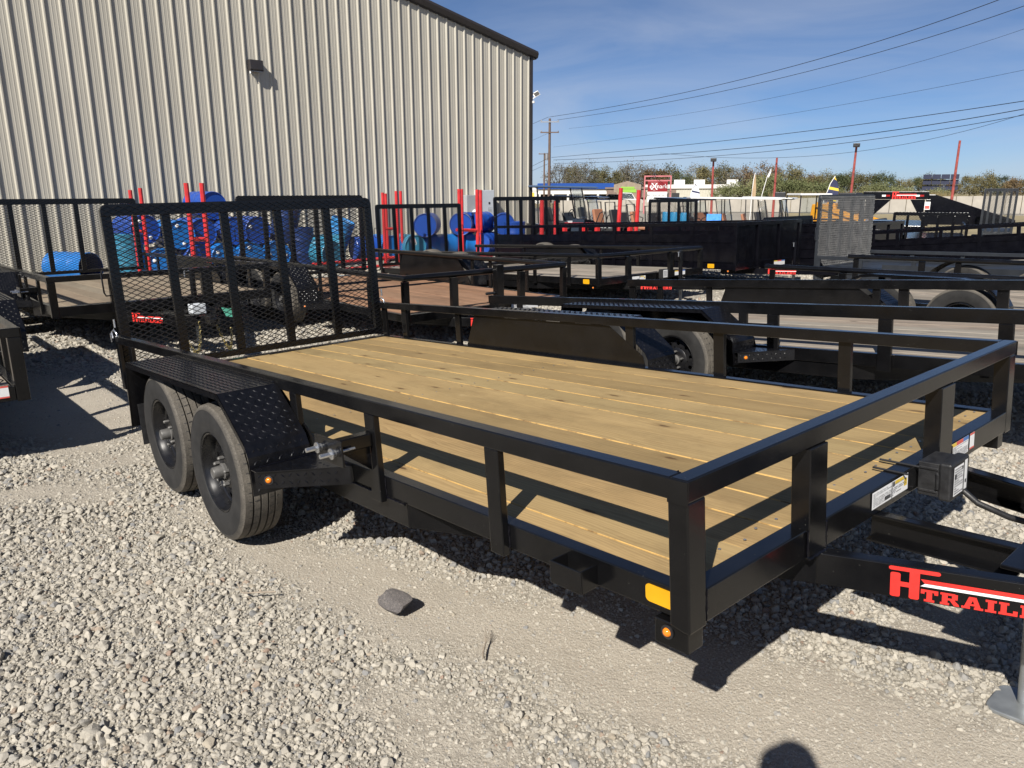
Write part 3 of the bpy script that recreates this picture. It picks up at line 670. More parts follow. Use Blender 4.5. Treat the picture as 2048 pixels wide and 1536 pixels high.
# weld beads where the pieces of the frame meet
def weld(p, q, r=0.0042):
    p = Vector(p); q = Vector(q); n_ = max(4, int((q-p).length/0.006)); rr = random.Random(int(p.x*977+q.z*131))
    MB().tube([p.lerp(q, k/n_)+Vector((rr.uniform(-1, 1), rr.uniform(-1, 1), rr.uniform(-1, 1)))*0.0009 for k in range(n_+1)], r, 6, radii=[r*rr.uniform(0.75, 1.2) for _ in range(n_+1)]).build('weld_bead', 'black_clean', main, smooth=60)
for (a, b) in ((-0.765, -0.70), (-1.50, -1.43), (-2.16, -2.095)):
    weld((b+0.002, 0.028, ZB+0.004), (b+0.002, 0.028, ZD-0.004)); weld((a-0.002, 0.028, ZB+0.004), (a-0.002, 0.028, ZD-0.004)); weld((a+0.004, 0.004, ZR-0.0575), (b-0.004, 0.004, ZR-0.0575), 0.003)
weld((-2.09, 0.026, ZB-0.002), (-1.43, 0.026, ZB-0.002), 0.005); weld((-1.42, 0.026, ZB-0.002), (-1.30, 0.026, ZB-0.002), 0.005)
for (a, b) in ((0.56, 0.66), (1.50, 1.62)):
    weld((0.004, a-0.003, ZB+0.0), (0.004, a-0.003, ZD)); weld((0.004, b+0.003, ZB+0.0), (0.004, b+0.003, ZD)); weld((0.008, a, ZB-0.004), (0.008, b, ZB-0.004), 0.005)
weld((-0.001, 0.073, ZB), (-0.001, 0.073, ZD), 0.003); weld((-1.99, -0.24, ZD-0.010), (-1.99, 0.02, ZD-0.010), 0.004); weld((-1.95, 0.026, ZD-0.009), (-1.72, 0.026, ZD-0.009), 0.005)
weld((-3.7, -0.002, ZR-0.026), (-2.3, -0.002, ZR-0.026), 0.003); weld((-0.062, 0.0, ZR-0.02), (-0.062, 0.05, ZR+0.0005), 0.002)
# screws that hold the floor boards down, in two rows
scr = MB().lathe([(0.0048, 0.0), (0.0048, 0.0011), (0.0016, 0.0009), (0.0, 0.0)], 8, 'z').mesh('deck_screw', 'galv')
for xx in (-0.115, -2.55, -5.0):
    for k in range(11):
        for dy in (0.045, 0.135): put('deck_screw', scr, main, loc=(xx+random.uniform(-0.012, 0.012), 0.168+0.19*k+dy-0.0 if k < 11 else 0, ZD-0.0035))

# ------------------------------------------------------------------ picture ray -> point in the place (used to read real positions off the photograph)
ROT = Matrix((r2, u2, fw)).transposed()
def at(px, py, x=None, y=None, z=None, d=None):
    r = ROT @ Vector(((px-1024)/FPX, (768-py)/FPX, 1.0))
    if x is not None: t = (x-CAM.x)/r.x
    elif y is not None: t = (y-CAM.y)/r.y
    elif z is not None: t = (z-CAM.z)/r.z
    else: t = d/math.hypot(r.x, r.y)
    return CAM + r*t

# ------------------------------------------------------------------ ground
rng = np.random.default_rng(11)
def vnoise(x, y, scale, seed):
    r = np.random.default_rng(seed).random((64, 64)); x = x*scale; y = y*scale
    xi = np.floor(x).astype(int); yi = np.floor(y).astype(int); fx = x-xi; fy = y-yi; fx = fx*fx*(3-2*fx); fy = fy*fy*(3-2*fy)
    g = lambda a, b: r[a % 64, b % 64]
    return (g(xi, yi)*(1-fx)+g(xi+1, yi)*fx)*(1-fy)+(g(xi, yi+1)*(1-fx)+g(xi+1, yi+1)*fx)*fy
def dust_band(x, y):
    """1 on the bare dusty strip beside the near trailer, 0 on loose gravel"""
    ax, ay, bx_, by = -2.35, -0.10, 0.75, 1.02; dx, dy = bx_-ax, by-ay; L2 = dx*dx+dy*dy
    t = np.clip(((x-ax)*dx+(y-ay)*dy)/L2, 0, 1); dist = np.hypot(x-ax-t*dx, y-ay-t*dy)
    n = vnoise(x, y, 2.3, 5)*0.34+vnoise(x, y, 6.5, 6)*0.16
    a = 1-np.clip((dist-0.0-n*0.62)/0.24, 0, 1)
    b = 1-np.clip((np.hypot((x+5.9)/1.2, (y+0.35)/0.45)-0.7-vnoise(x, y, 2, 9)*0.5)/0.4, 0, 1)
    c = np.clip((vnoise(x, y, 1.1, 21)*0.6+vnoise(x, y, 3.3, 22)*0.4-0.62)/0.12, 0, 1)*0.75
    return np.clip(np.maximum(np.maximum(a, b), c), 0, 1)
def drop(y):
    k = np.clip((y-15.8)/7.0, 0, 1); return 0.42*k*k*(3-2*k)
def gz(x, y):
    w = np.clip(1.15-np.hypot(x+1.5, y-0.8)/9.0, 0, 1)
    return w*((vnoise(x, y, 0.8, 1)-0.5)*0.030+(vnoise(x, y, 2.6, 2)-0.5)*0.014+(vnoise(x, y, 9, 3)-0.5)*0.007+(vnoise(x, y, 27, 4)-0.5)*0.004)-0.006-drop(y)
def axis_pts(lo, hi, step):
    core = np.arange(lo, hi+step/2, step); out = [10**k*0+v for k, v in enumerate(())]
    far = np.array([0.3, 0.8, 1.6, 3, 6, 12, 25, 50, 100, 250, 600, 1500.0])
    return np.concatenate([lo-far[::-1], core, hi+far])
gx = axis_pts(-6.0, 1.6, 0.035); gy = axis_pts(-2.6, 4.2, 0.035); gy = np.sort(np.concatenate([gy, np.arange(14.5, 26, 0.7)+0.013]))
X, Y = np.meshgrid(gx, gy, indexing='ij'); Z = gz(X, Y)
nx, ny = X.shape; idx = np.arange(nx*ny).reshape(nx, ny)
vs = np.stack([X.ravel(), Y.ravel(), Z.ravel()], 1)
fs = np.stack([idx[:-1, :-1].ravel(), idx[1:, :-1].ravel(), idx[1:, 1:].ravel(), idx[:-1, 1:].ravel()], 1)
gme = bpy.data.meshes.new('ground'); gme.from_pydata(vs.tolist(), [], fs.tolist()); gme.polygons.foreach_set('use_smooth', [True]*len(gme.polygons))
ca = gme.attributes.new('dust', 'FLOAT', 'POINT'); ca.data.foreach_set('value', dust_band(X, Y).ravel().astype(np.float32))
t = NT('gravel_and_dust'); v = t.coord(kind='Object')
da = t.add('ShaderNodeAttribute', attribute_name='dust').outputs['Fac']
v1 = t.vor(v, 30); v2 = t.vor(v, 75); v3 = t.vor(v, 190)
cell = t.mix(0.5, v1.outputs['Color'], v2.outputs['Color'])
lum = t.add('ShaderNodeSeparateColor'); t.l.new(cell, lum.inputs[0])
stone = t.ramp(lum.outputs[0], [(0.1, (0.24, 0.22, 0.185)), (0.45, (0.345, 0.318, 0.268)), (0.8, (0.42, 0.388, 0.33))])
gap = t.ramp(v1.outputs['Distance'], [(0.35, 1.0), (0.75, 0.55)])
stone = t.mix(1.0, stone, gap, 'MULTIPLY')
dn = t.noise(v, 3.0, 7, 0.7)
dustc = t.mix(0.5, t.ramp(dn, [(0.3, (0.305, 0.270, 0.218)), (0.72, (0.405, 0.365, 0.305))]), t.ramp(v3.outputs['Distance'], [(0.2, (0.41, 0.37, 0.31)), (0.8, (0.295, 0.263, 0.215))]))
chip = t.ramp(v2.outputs['Distance'], [(0.14, 0.55), (0.26, 0.0)])
dustc = t.mix(chip, dustc, t.ramp(lum.outputs[1], [(0.2, (0.26, 0.245, 0.22)), (0.8, (0.47, 0.44, 0.385))]))
t.set('Base Color', t.mix(da, stone, dustc)).set('Roughness', 0.92).set('Specular IOR Level', 0.2)
hh = t.math('ADD', t.math('MULTIPLY', v1.outputs['Distance'], t.math('SUBTRACT', 1.15, da)), t.math('MULTIPLY', v2.outputs['Distance'], 0.45))
hh = t.math('ADD', hh, t.math('ADD', t.math('MULTIPLY', v3.outputs['Distance'], 0.28), t.math('MULTIPLY', t.noise(v, 60, 6, 0.75), 0.6)))
bp = t.add('ShaderNodeBump', invert=True); bp.inputs['Strength'].default_value = 0.55; bp.inputs['Distance'].default_value = 0.012
t.l.new(hh, bp.inputs['Height']); t.l.new(bp.outputs[0], t.b.inputs['Normal'])
gme.materials.append(t.m); ground = put('ground', gme); tag(ground, kind='structure')

# loose gravel: stones scattered as instances on points, thinning out with distance
def stone_mesh(seed, fl):
    import bmesh
    r = random.Random(seed); bm = bmesh.new(); bmesh.ops.create_icosphere(bm, subdivisions=3, radius=1.0)
    planes = [(Vector((r.gauss(0, 1), r.gauss(0, 1), r.gauss(0, 1))).normalized(), r.uniform(0.46, 0.80)) for _ in range(14)]
    ph = [r.uniform(0, 6) for _ in range(6)]
    for v_ in bm.verts:
        p = v_.co.copy()
        for n_, k in planes:
            dd = p.dot(n_)
            if dd > k: p -= n_*(dd-k)*0.96
        p *= 1+0.05*math.sin(5*p.x+ph[0])*math.sin(6*p.y+ph[1])+0.045*math.sin(11*p.z+ph[2]+4*p.x)+0.02*math.sin(23*p.y+ph[3])*math.sin(21*p.x+ph[4])
        v_.co = Vector((p.x, p.y*fl[0], p.z*fl[1]))
    me = bpy.data.meshes.new('stone'); bm.to_mesh(me); bm.free()
    me.polygons.foreach_set('use_smooth', [True]*len(me.polygons)); me.set_sharp_from_angle(angle=R(19)); return me
t = NT('gravel_stone'); a = t.add('ShaderNodeAttribute', attribute_type='INSTANCER', attribute_name='tint').outputs['Fac']
v = t.coord(); n = t.noise(v, 3.2, 6, 0.7)
c = t.ramp(a, [(0.0, (0.21, 0.21, 0.21)), (0.06, (0.30, 0.288, 0.265)), (0.20, (0.365, 0.338, 0.288)), (0.60, (0.41, 0.378, 0.318)), (0.93, (0.465, 0.43, 0.365)), (0.975, (0.37, 0.325, 0.255)), (0.997, (0.30, 0.215, 0.165))])
c = t.mix(t.ramp(n, [(0.32, 0.40), (0.55, 0.0)]), c, (0.25, 0.235, 0.205)); c = t.mix(t.ramp(n, [(0.62, 0.0), (0.80, 0.4)]), c, (0.50, 0.465, 0.40))
t.set('Base Color', c).set('Roughness', 0.9).set('Specular IOR Level', 0.2); t.bump(t.noise(v, 9, 5, 0.7), 0.35, 0.06)
stone_mat = t.m
stones = bpy.data.collections.new('stone_shapes')
for k in range(10):
    r = random.Random(k); me = stone_mesh(100+k, (r.uniform(0.62, 0.98), r.uniform(0.5, 0.85))); me.materials.append(stone_mat)
    stones.objects.link(bpy.data.objects.new('stone_shape_%d' % k, me))
def scatter(r0, r1, step, smin, smax, keep_dust, power=1.6):
    g = np.arange(-r1, r1, step); A, B = np.meshgrid(g, g); A = A.ravel()+rng.uniform(-0.5, 0.5, A.size)*step; B = B.ravel()+rng.uniform(-0.5, 0.5, B.size)*step
    d = np.hypot(A, B); m = (d >= r0) & (d < r1); A, B = A[m]+CAM.x, B[m]+CAM.y
    rel = np.stack([A-CAM.x, B-CAM.y, np.zeros_like(A)-CAM.z], 1); rm = np.array(ROT).T
    q = rel @ rm.T; z = q[:, 2]; px = 1024+FPX*q[:, 0]/np.maximum(z, 0.05); py = 768-FPX*q[:, 1]/np.maximum(z, 0.05)
    m = (z > 0.3) & (px > -420) & (px < 2468) & (py < 2150); A, B = A[m], B[m]
    du = dust_band(A, B); m = rng.random(A.size) > du*(1-keep_dust); A, B, du = A[m], B[m], du[m]
    m = ~((A < -16.6) & (B < 15.2)); A, B, du = A[m], B[m], du[m]
    s = smin+(smax-smin)*rng.random(A.size)**power; s *= 1-0.35*du
    return A, B, s, du
sets = [scatter(0.3, 4.2, 0.0245, 0.0085, 0.0235, 0.45, 2.2), scatter(0.3, 4.2, 0.0128, 0.0036, 0.0095, 0.9), scatter(4.2, 8.5, 0.030, 0.010, 0.027, 0.3, 2.0), scatter(4.2, 8.5, 0.024, 0.006, 0.012, 0.5), scatter(8.5, 17.5, 0.055, 0.014, 0.038, 0.3, 2.0),
        scatter(0.3, 12, 0.36, 0.022, 0.042, 0.05, 2.2)]
A = np.concatenate([s[0] for s in sets]); B = np.concatenate([s[1] for s in sets]); S = np.concatenate([s[2] for s in sets]); D = np.concatenate([s[3] for s in sets])
N = A.size
zz = gz(A, B) + S*(0.22-0.48*D)
pm = bpy.data.meshes.new('gravel'); pm.from_pydata(np.stack([A, B, zz], 1).tolist(), [], [])
def attr(name, kind, data):
    at_ = pm.attributes.new(name, kind, 'POINT'); at_.data.foreach_set('vector' if kind == 'FLOAT_VECTOR' else 'value', np.ascontiguousarray(data).ravel())
attr('rot', 'FLOAT_VECTOR', np.stack([rng.uniform(-0.5, 0.5, N), rng.uniform(-0.5, 0.5, N), rng.uniform(0, 6.283, N)], 1).astype(np.float32))
attr('scl', 'FLOAT_VECTOR', (S[:, None]*rng.uniform(0.82, 1.2, (N, 3))).astype(np.float32))
attr('idx', 'INT', rng.integers(0, 10, N).astype(np.int32)); attr('tint', 'FLOAT', rng.random(N).astype(np.float32))
gravel = put('gravel', pm); tag(gravel, 'loose pale limestone gravel covering the yard', 'gravel', kind='stuff')
ng = bpy.data.node_groups.new('scatter_stones', 'GeometryNodeTree')
ng.interface.new_socket('Geometry', in_out='INPUT', socket_type='NodeSocketGeometry'); ng.interface.new_socket('Geometry', in_out='OUTPUT', socket_type='NodeSocketGeometry')
gi = ng.nodes.new('NodeGroupInput'); go = ng.nodes.new('NodeGroupOutput'); ip = ng.nodes.new('GeometryNodeInstanceOnPoints'); ci = ng.nodes.new('GeometryNodeCollectionInfo')
ci.inputs['Collection'].default_value = stones; ci.inputs['Separate Children'].default_value = True; ci.inputs['Reset Children'].default_value = True
def named(nm, ty):
    q = ng.nodes.new('GeometryNodeInputNamedAttribute'); q.data_type = ty; q.inputs['Name'].default_value = nm; return q.outputs['Attribute']
e2r = ng.nodes.new('FunctionNodeEulerToRotation'); gl = ng.links
gl.new(gi.outputs[0], ip.inputs['Points']); gl.new(ci.outputs[0], ip.inputs['Instance']); ip.inputs['Pick Instance'].default_value = True
gl.new(named('idx', 'INT'), ip.inputs['Instance Index']); gl.new(named('rot', 'FLOAT_VECTOR'), e2r.inputs[0]); gl.new(e2r.outputs[0], ip.inputs['Rotation'])
gl.new(named('scl', 'FLOAT_VECTOR'), ip.inputs['Scale']); gl.new(ip.outputs[0], go.inputs[0])
md = gravel.modifiers.new('scatter', 'NODES'); md.node_group = ng

# single things lying on the ground
M['darkrock'] = simple('dark_asphalt_lump', (0.105, 0.095, 0.092), 0.9, 0, 0.5, 22, 0.6, dirt=((0.30, 0.27, 0.23), 0.6))
rk = put('rock', stone_mesh(777, (0.85, 0.72)), loc=(-1.48, 0.05, 0.042), rot=(0.2, 0.1, 0.6), scale=0.080); rk.data.materials.append(M['darkrock'])
tag(rk, 'fist-sized dark grey lump of rock on the pale dust beside the near trailer', 'rock')
M['twig'] = simple('dry_twig', (0.27, 0.225, 0.175), 0.9, 0, 0.25, 30)
tw = MB(); tw.tube([(0, 0, 0.012), (0.05, 0.012, 0.02), (0.10, 0.018, 0.024), (0.16, 0.02, 0.03)], 0.007, 7, radii=[0.006, 0.009, 0.008, 0.006])
for k in range(5): tw.tube([(0.14, 0.02, 0.027), (0.19, 0.02+0.008*(k-2), 0.03+0.006*k), (0.25+0.01*k, 0.02+0.017*(k-2), 0.028+0.008*k)], 0.002, 5)
o = tw.build('twig', 'twig'); o.location = (-0.99, 0.10, 0.004); o.rotation_euler = (0, 0.06, 2.25); o.scale = (0.6, 0.5, 0.55); tag(o, 'frayed grey twig lying on the gravel right of the dark rock', 'twig')
o = MB().tube([(-0.05, 0.05, 0.028), (-0.012, 0.006, 0.012), (0, 0, 0.012), (0.06, 0.012, 0.012), (0.13, 0.022, 0.014)], 0.0035, 6).build('twig', 'twig'); o.location = (-1.99, -0.38, 0.012); o.rotation_euler = (0, 0, 0.75)
tag(o, 'thin bent brown twig on the gravel below the front wheel', 'twig')

# ------------------------------------------------------------------ the steel building behind
WX = -17.0; EAVE = 5.63; CY = 14.92; SL = 0.213; RIDGE = 2.96
def ztop(y): return EAVE + SL*(CY-max(y, RIDGE)) - (SL*(RIDGE-y) if y < RIDGE else 0)
t = NT('cream_wall_steel'); v = t.coord(); n = t.noise(v, 0.7, 6, 0.6); st = t.noise(t.coord((1, 14, 0.25)), 1.0, 5, 0.6)
oi = t.add('ShaderNodeObjectInfo'); c = t.mix(1.0, t.ramp(n, [(0.3, (0.40, 0.376, 0.318)), (0.7, (0.435, 0.41, 0.348))]), t.ramp(oi.outputs['Random'], [(0.0, 0.95), (1.0, 1.03)]), 'MULTIPLY'); c = t.mix(t.ramp(st, [(0.55, 0.0), (0.85, 0.16)]), c, (0.25, 0.225, 0.18))
t.set('Base Color', c).set('Roughness', 0.42).set('Specular IOR Level', 0.4); M['wall'] = t.m
M['bronze'] = simple('dark_bronze_trim', (0.030, 0.026, 0.026), 0.38, 0, 0.1, 3)
bld = empty('steel_building', (WX, 0, 0)); tag(bld, 'tall cream ribbed steel building with dark rake trim', 'building')
PR = [(0, 0), (.075, 0), (.083, .0035), (.093, .0035), (.101, 0), (.150, 0), (.158, .0035), (.168, .0035), (.176, 0), (.212, 0), (.234, .037), (.258, .037), (.280, 0)]
y = 0.152-0.9*11
while y < CY-0.1:
    mb = MB(); pts = []
    for k in range(3): pts += [(y+0.3*k+a, b) for a, b in PR]
    pts = [p for p in pts if p[0] < CY-0.06]+[(min(y+0.9, CY-0.06), 0)]
    vs = []
    for (a, b) in pts: vs += [(b, a, 0.02), (b, a, ztop(a)-0.05)]
    mb.add(vs, [(2*i, 2*i+2, 2*i+3, 2*i+1) for i in range(len(pts)-1)])
    mb.build('wall_panel', 'wall', bld); y += 0.9
MB().box(-0.05, 0.045, CY-0.055, CY+0.03, 0, EAVE-0.06).build('corner_trim', 'bronze', bld, bevel=0.006)
for (ya, yb) in ((CY+0.16, RIDGE), (RIDGE, -9.2)):
    za, zb_ = ztop(ya) if ya < CY else EAVE-SL*(ya-CY), ztop(yb)
    rp = [(-0.30, 0.10), (0.13, 0.10), (0.155, 0.03), (0.115, -0.08), (0.05, -0.10), (0.05, -0.115), (-0.30, -0.115)]
    vs = [(x_, ya, za+z_) for x_, z_ in rp]+[(x_, yb, zb_+z_) for x_, z_ in rp]; k = len(rp)
    MB().add(vs, [tuple(range(k)), tuple(range(2*k-1, k-1, -1))]+[(i, k+i, k+(i+1) % k, (i+1) % k) for i in range(k)]).build('rake_trim', 'bronze', bld)
MB().add([(-0.1, CY+0.1, EAVE), (-26, CY+0.1, EAVE), (-26, RIDGE, ztop(RIDGE)+0.05), (-0.1, RIDGE, ztop(RIDGE)+0.05), (-0.1, -9.1, ztop(-9.1)), (-26, -9.1, ztop(-9.1))], [(0, 1, 2, 3), (3, 2, 5, 4)]).build('roof', 'bronze', bld)
MB().box(-26, -0.06, CY-0.05, CY-0.01, 0, EAVE-0.05).build('side_wall', 'wall', bld)
MB().box(-0.02, 0.012, -9.7, CY-0.06, -0.05, 0.018).build('base_trim', 'bronze', bld)
# lamp on the wall
o = empty('wall_lamp', (WX+0.036, 6.30, 4.33)); tag(o, 'dark boxy floodlight high on the cream wall', 'lamp')
MB().prism([(0, 0.02), (0.13, 0.0), (0.16, 0.03), (0.155, 0.235), (0.0, 0.25)], -0.155, 0.155, 'xz').build('housing', 'bronze', o, bevel=0.01)
MB().prism([(0.02, 0.012), (0.13, -0.004), (0.13, -0.012), (0.02, 0.004)], -0.13, 0.13, 'xz').build('lens', 'galv', o)
MB().tube([(0.05, -0.12, 0.01), (0.07, -0.13, -0.06)], 0.016, 8).build('sensor', 'white', o)
o = empty('security_camera', (WX+0.02, CY+0.03, 4.36)); tag(o, 'small white camera with solar panel on the building corner', 'camera')
MB().bar((0, 0, 0), (0.05, 0.10, 0.10), 0.03, 0.03).build('bracket', 'white', o)
MB().bar((0.03, 0.02, 0.10), (0.11, 0.17, 0.19), 0.16, 0.014, (1, -0.6, 0.8)).build('panel_frame', 'white', o); MB().bar((0.05, 0.035, 0.11), (0.115, 0.16, 0.185), 0.12, 0.022, (1, -0.6, 0.8)).build('solar_cells', 'ink', o)
MB().box(0.0, 0.07, -0.02, 0.04, -0.12, -0.05).build('camera_body', 'white', o, bevel=0.01)
# electrical boxes
M['elec'] = simple('grey_cabinet_paint', (0.335, 0.345, 0.35), 0.45, 0, 0.06, 3); M['elec2'] = simple('light_grey_cabinet_paint', (0.50, 0.53, 0.56), 0.45, 0, 0.06, 3)
o = empty('electric_cabinet', (WX+0.036, 12.18, 0)); tag(o, 'grey electric cabinet with a round meter on the wall', 'cabinet')
MB().box(0, 0.26, 0, 0.43, 0.55, 1.56).build('case', 'elec', o, bevel=0.01); MB().lathe([(0.11, 0.26), (0.11, 0.30), (0.08, 0.31), (0.075, 0.36), (0.0, 0.37)], 24, 'x', (0, 0.30, 1.05)).build('meter', 'white', o, smooth=40)
o = empty('electric_cabinet', (WX+0.036, 12.66, 0)); tag(o, 'pale blue-grey electric cabinet with a handle at the building corner', 'cabinet')
MB().box(0, 0.28, 0, 0.52, 0.5, 1.70).build('case', 'elec2', o, bevel=0.01); MB().box(0.281, 0.286, 0.30, 0.36, 1.30, 1.36).build('switch', 'ink', o); MB().bar((0.14, 0.53, 1.28), (0.14, 0.60, 1.42), 0.04, 0.03).build('handle', 'red', o)
sticker(o, (0.281, 0.28, 1.05), (0, 1, 0), (0, 0, 1), 0.16, 0.16, [], ((0.05, 0.05, 0.95, 0.95), 6), 'label', base='elec2')

# ------------------------------------------------------------------ barrels by the wall
BLUES = {'royal': (0.010, 0.055, 0.29), 'bright': (0.010, 0.135, 0.43), 'teal': (0.035, 0.20, 0.32), 'navy': (0.010, 0.032, 0.13), 'sky': (0.035, 0.21, 0.50)}
for k, cc in BLUES.items(): M['b_'+k] = simple('blue_drum_'+k, cc, 0.34, 0, 0.08, 5, dirt=((0.28, 0.30, 0.32), 0.18))
M['rust'] = simple('scuffed_drum_rim', (0.30, 0.29, 0.27), 0.6, 0.2, 0.3, 20)
def drum_mesh(openend=False):
    r = 0.29; h = 0.88; mb = MB()
    body = [(r*0.97, 0.0), (r, 0.012), (r, 0.05), (r*0.985, 0.06), (r*0.99, 0.27), (r*1.012, 0.285), (r*1.012, 0.30), (r*0.99, 0.315), (r*0.99, 0.565), (r*1.012, 0.58), (r*1.012, 0.595), (r*0.99, 0.61), (r*0.985, 0.82), (r, 0.83), (r, 0.868), (r*0.97, 0.88), (r*0.94, 0.875)]
    mb.lathe(body, 36, 'z')
    if openend: mb.lathe([(r*0.94, 0.875), (r*0.94, 0.03), (0.0, 0.03)], 36, 'z', m=1); mb.lathe([(r*0.97, 0.0), (0, 0.0)], 36, 'z')
    else: mb.lathe([(r*0.94, 0.875), (r*0.93, 0.855), (0.0, 0.855)], 36, 'z'); mb.lathe([(r*0.97, 0.0), (r*0.93, 0.018), (0.0, 0.018)], 36, 'z')
    return mb
def drum(kind, col, p, axis=None, label='', bungs=True, roll=0.0, openend=False, mark=None):
    """axis None: standing; else direction of the lid end for a lying drum; p = middle of the drum"""
    key = ('drum', col, openend)
    me = cached(key, lambda: drum_mesh(openend).mesh('drum_shell', ['b_'+col, 'b_navy'], 35))
    o = empty('barrel'); q = Vector(axis if axis else (0, 0, 1)).normalized().to_track_quat('Z', 'Y').to_matrix().to_4x4()
    o.matrix_world = Matrix.Translation(p) @ q @ Matrix.Rotation(roll, 4, 'Z') @ Matrix.Translation((0, 0, -0.44))
    put('shell', me, o)
    if bungs and not openend:
        cap = cached('bung', lambda: MB().lathe([(0.036, 0.855), (0.036, 0.874), (0.028, 0.879), (0.0, 0.879)], 14, 'z').mesh('bung_cap', 'white', 40))
        for s in (-1, 1): put('bung_cap', cap, o, loc=(0.0, s*0.185, 0))
    if mark == 'band':
        for zc, hh in ((0.44, 0.03),):
            mb = MB()
            for k in range(16):
                a0 = -0.9+k*0.115; a1 = a0+0.08; rr = 0.2925
                mb.add([(rr*math.cos(a), rr*math.sin(a), zc+w_) for a, w_ in ((a0, -hh), (a1, -hh), (a1, hh*(0.2+0.8*((k*7) % 3)/2)), (a0, hh*(0.2+0.8*((k*7) % 3)/2)))], [(0, 1, 2, 3)])
            mb.build('print_band', 'white', o)
        rim = MB().lathe([(0.2915, 0.832), (0.296, 0.836), (0.296, 0.864), (0.2915, 0.868)], 36, 'z').build('clamp_ring', 'rust', o, smooth=40)
    if mark == 'sticker':
        sticker(o, (-0.09, 0.02, 0.8565), (0.9, 0.3, 0), (-0.3, 0.9, 0), 0.15, 0.15, [(0.1, 0.1, 0.45, 0.45, 'inkred'), (0.55, 0.5, 0.9, 0.9, 'inkred'), (0.55, 0.1, 0.9, 0.4, 'ink')], 0, 'label')
    tag(o, label, 'barrel', 'blue barrels against the steel building'); return o
def lying(px, py, col, label, X=-15.2, z=None, yaw=0.0, **kw):
    """drum whose visible round end is centred at that point of the photograph"""
    e = at(px, py, x=X); z = z if z is not None else max(0.29, e.z); d = Vector((math.cos(yaw), math.sin(yaw), 0))
    c = Vector((X, e.y, z)) - d*0.44; drum('l', col, c, tuple(d), label, **kw)
lying(182, 531, 'bright', 'open blue barrel lying alone, dark mouth facing the yard, leftmost', -14.9, 0.29, 0.55, openend=True)
drum('u', 'teal', (-15.3, 2.72, 0.44), None, 'upright faded teal barrel left of the taller red rack poles', bungs=False)
lying(291, 456, 'royal', 'royal blue barrel lying on top behind the leftmost red rack', -15.1, 0.95, 0.15, roll=0.5)
lying(328, 514, 'bright', 'bright blue barrel lying on the ground right of the teal upright barrel', -14.9, 0.29, -0.1, roll=1.2)
lying(362, 467, 'bright', 'bright blue barrel with white caps lying in the second row', -15.0, 0.83, 0.05, roll=0.3)
lying(406, 456, 'royal', 'royal blue barrel end right behind the tall red pole pair', -15.1, 0.85, 0.1, bungs=False)
lying(428, 409, 'royal', 'topmost blue barrel of the stack poking above the mesh gates', -15.5, 1.38, 0.1, bungs=False)
lying(398, 505, 'royal', 'blue barrel lying at the bottom between two red poles', -14.95, 0.33, 0.0, roll=1.0)
lying(450, 502, 'bright', 'bright blue barrel in bottom row, first right of tall red poles', -14.9, 0.34, 0.05, roll=0.9)
lying(503, 500, 'bright', 'bright blue barrel in bottom row, second right of tall red poles', -14.9, 0.34, 0.0, roll=0.2)
lying(556, 499, 'bright', 'bright blue barrel in bottom row, third right of tall red poles', -14.9, 0.34, 0.0, roll=1.5)
lying(470, 460, 'royal', 'darker blue barrel in second row above two bright ones', -15.1, 0.86, 0.0, roll=0.7)
lying(517, 459, 'royal', 'blue barrel at the right end of the second row', -15.1, 0.86, 0.05, roll=1.1)
drum('u', 'navy', (-15.5, 6.45, 0.44), None, 'upright navy barrel right of the stacked blue barrels', bungs=False)
drum('u', 'navy', (-15.6, 6.15, 1.0), (0.2, 0.2, 1), 'navy barrel standing tilted on top of the stack', bungs=False)
drum('l', 'teal', (-15.3, 6.95, 0.42), (0.5, 0.86, 0.0), 'teal barrel lying sideways beside the upright navy barrel', bungs=False)
drum('l', 'sky', (-15.9, 7.6, 0.60), (0.3, 0.3, 1), 'pale blue barrel leaning against the wall', bungs=False)
lying(665, 512, 'teal', 'dark teal barrel end with a yellow cap near the ground', -14.8, 0.29, 0.2)
drum('l', 'royal', (-15.7, 8.35, 0.32), (0.1, 1, 0), 'royal blue barrel lying sideways along the wall left of the pole racks', bungs=False, mark='band')
lying(850, 452, 'royal', 'royal blue barrel with scuffed rim lying on top, left of three', -15.0, 0.84, -0.75, bungs=False, mark='band')
lying(921, 452, 'royal', 'royal blue printed barrel lying on top, middle of three', -15.0, 0.84, -0.75, bungs=False, mark='band')
k = at(985, 455, x=-15.2); drum('l', 'royal', (-15.5, k.y-0.25, 0.84), (-0.3, 1, 0), 'royal blue barrel with a white printed name on top, right of three', bungs=False, mark='band', roll=1.2)
lying(1008, 455, 'royal', 'blue barrel seen through the left mesh gate of the tall black trailer', -15.0, 0.80, -0.7, bungs=False)
lying(831, 484, 'teal', 'teal barrel with a small label on its lid, bottom row', -14.95, 0.33, -0.15, bungs=False, mark='sticker')
lying(784, 487, 'bright', 'bright blue barrel behind the four-pole red rack', -15.2, 0.33, -0.1, bungs=False)
drum('l', 'bright', (-15.4, 9.95, 0.30), (0, 1, 0), 'bright blue barrel lying sideways under the left scuffed barrel', bungs=False)
drum('l', 'bright', (-15.3, 10.75, 0.30), (0.15, 1, 0), 'bright blue barrel lying sideways under the middle printed barrel', bungs=False)
drum('l', 'royal', (-15.2, 11.65, 0.30), (-0.6, 1, 0), 'royal blue barrel lying under the right printed barrel', bungs=False)
drum('u', 'royal', (-14.6, 12.15, 0.44), None, 'upright royal blue drum with a white label at the building corner', bungs=False)
sb = bpy.data.objects[-1] if False else None

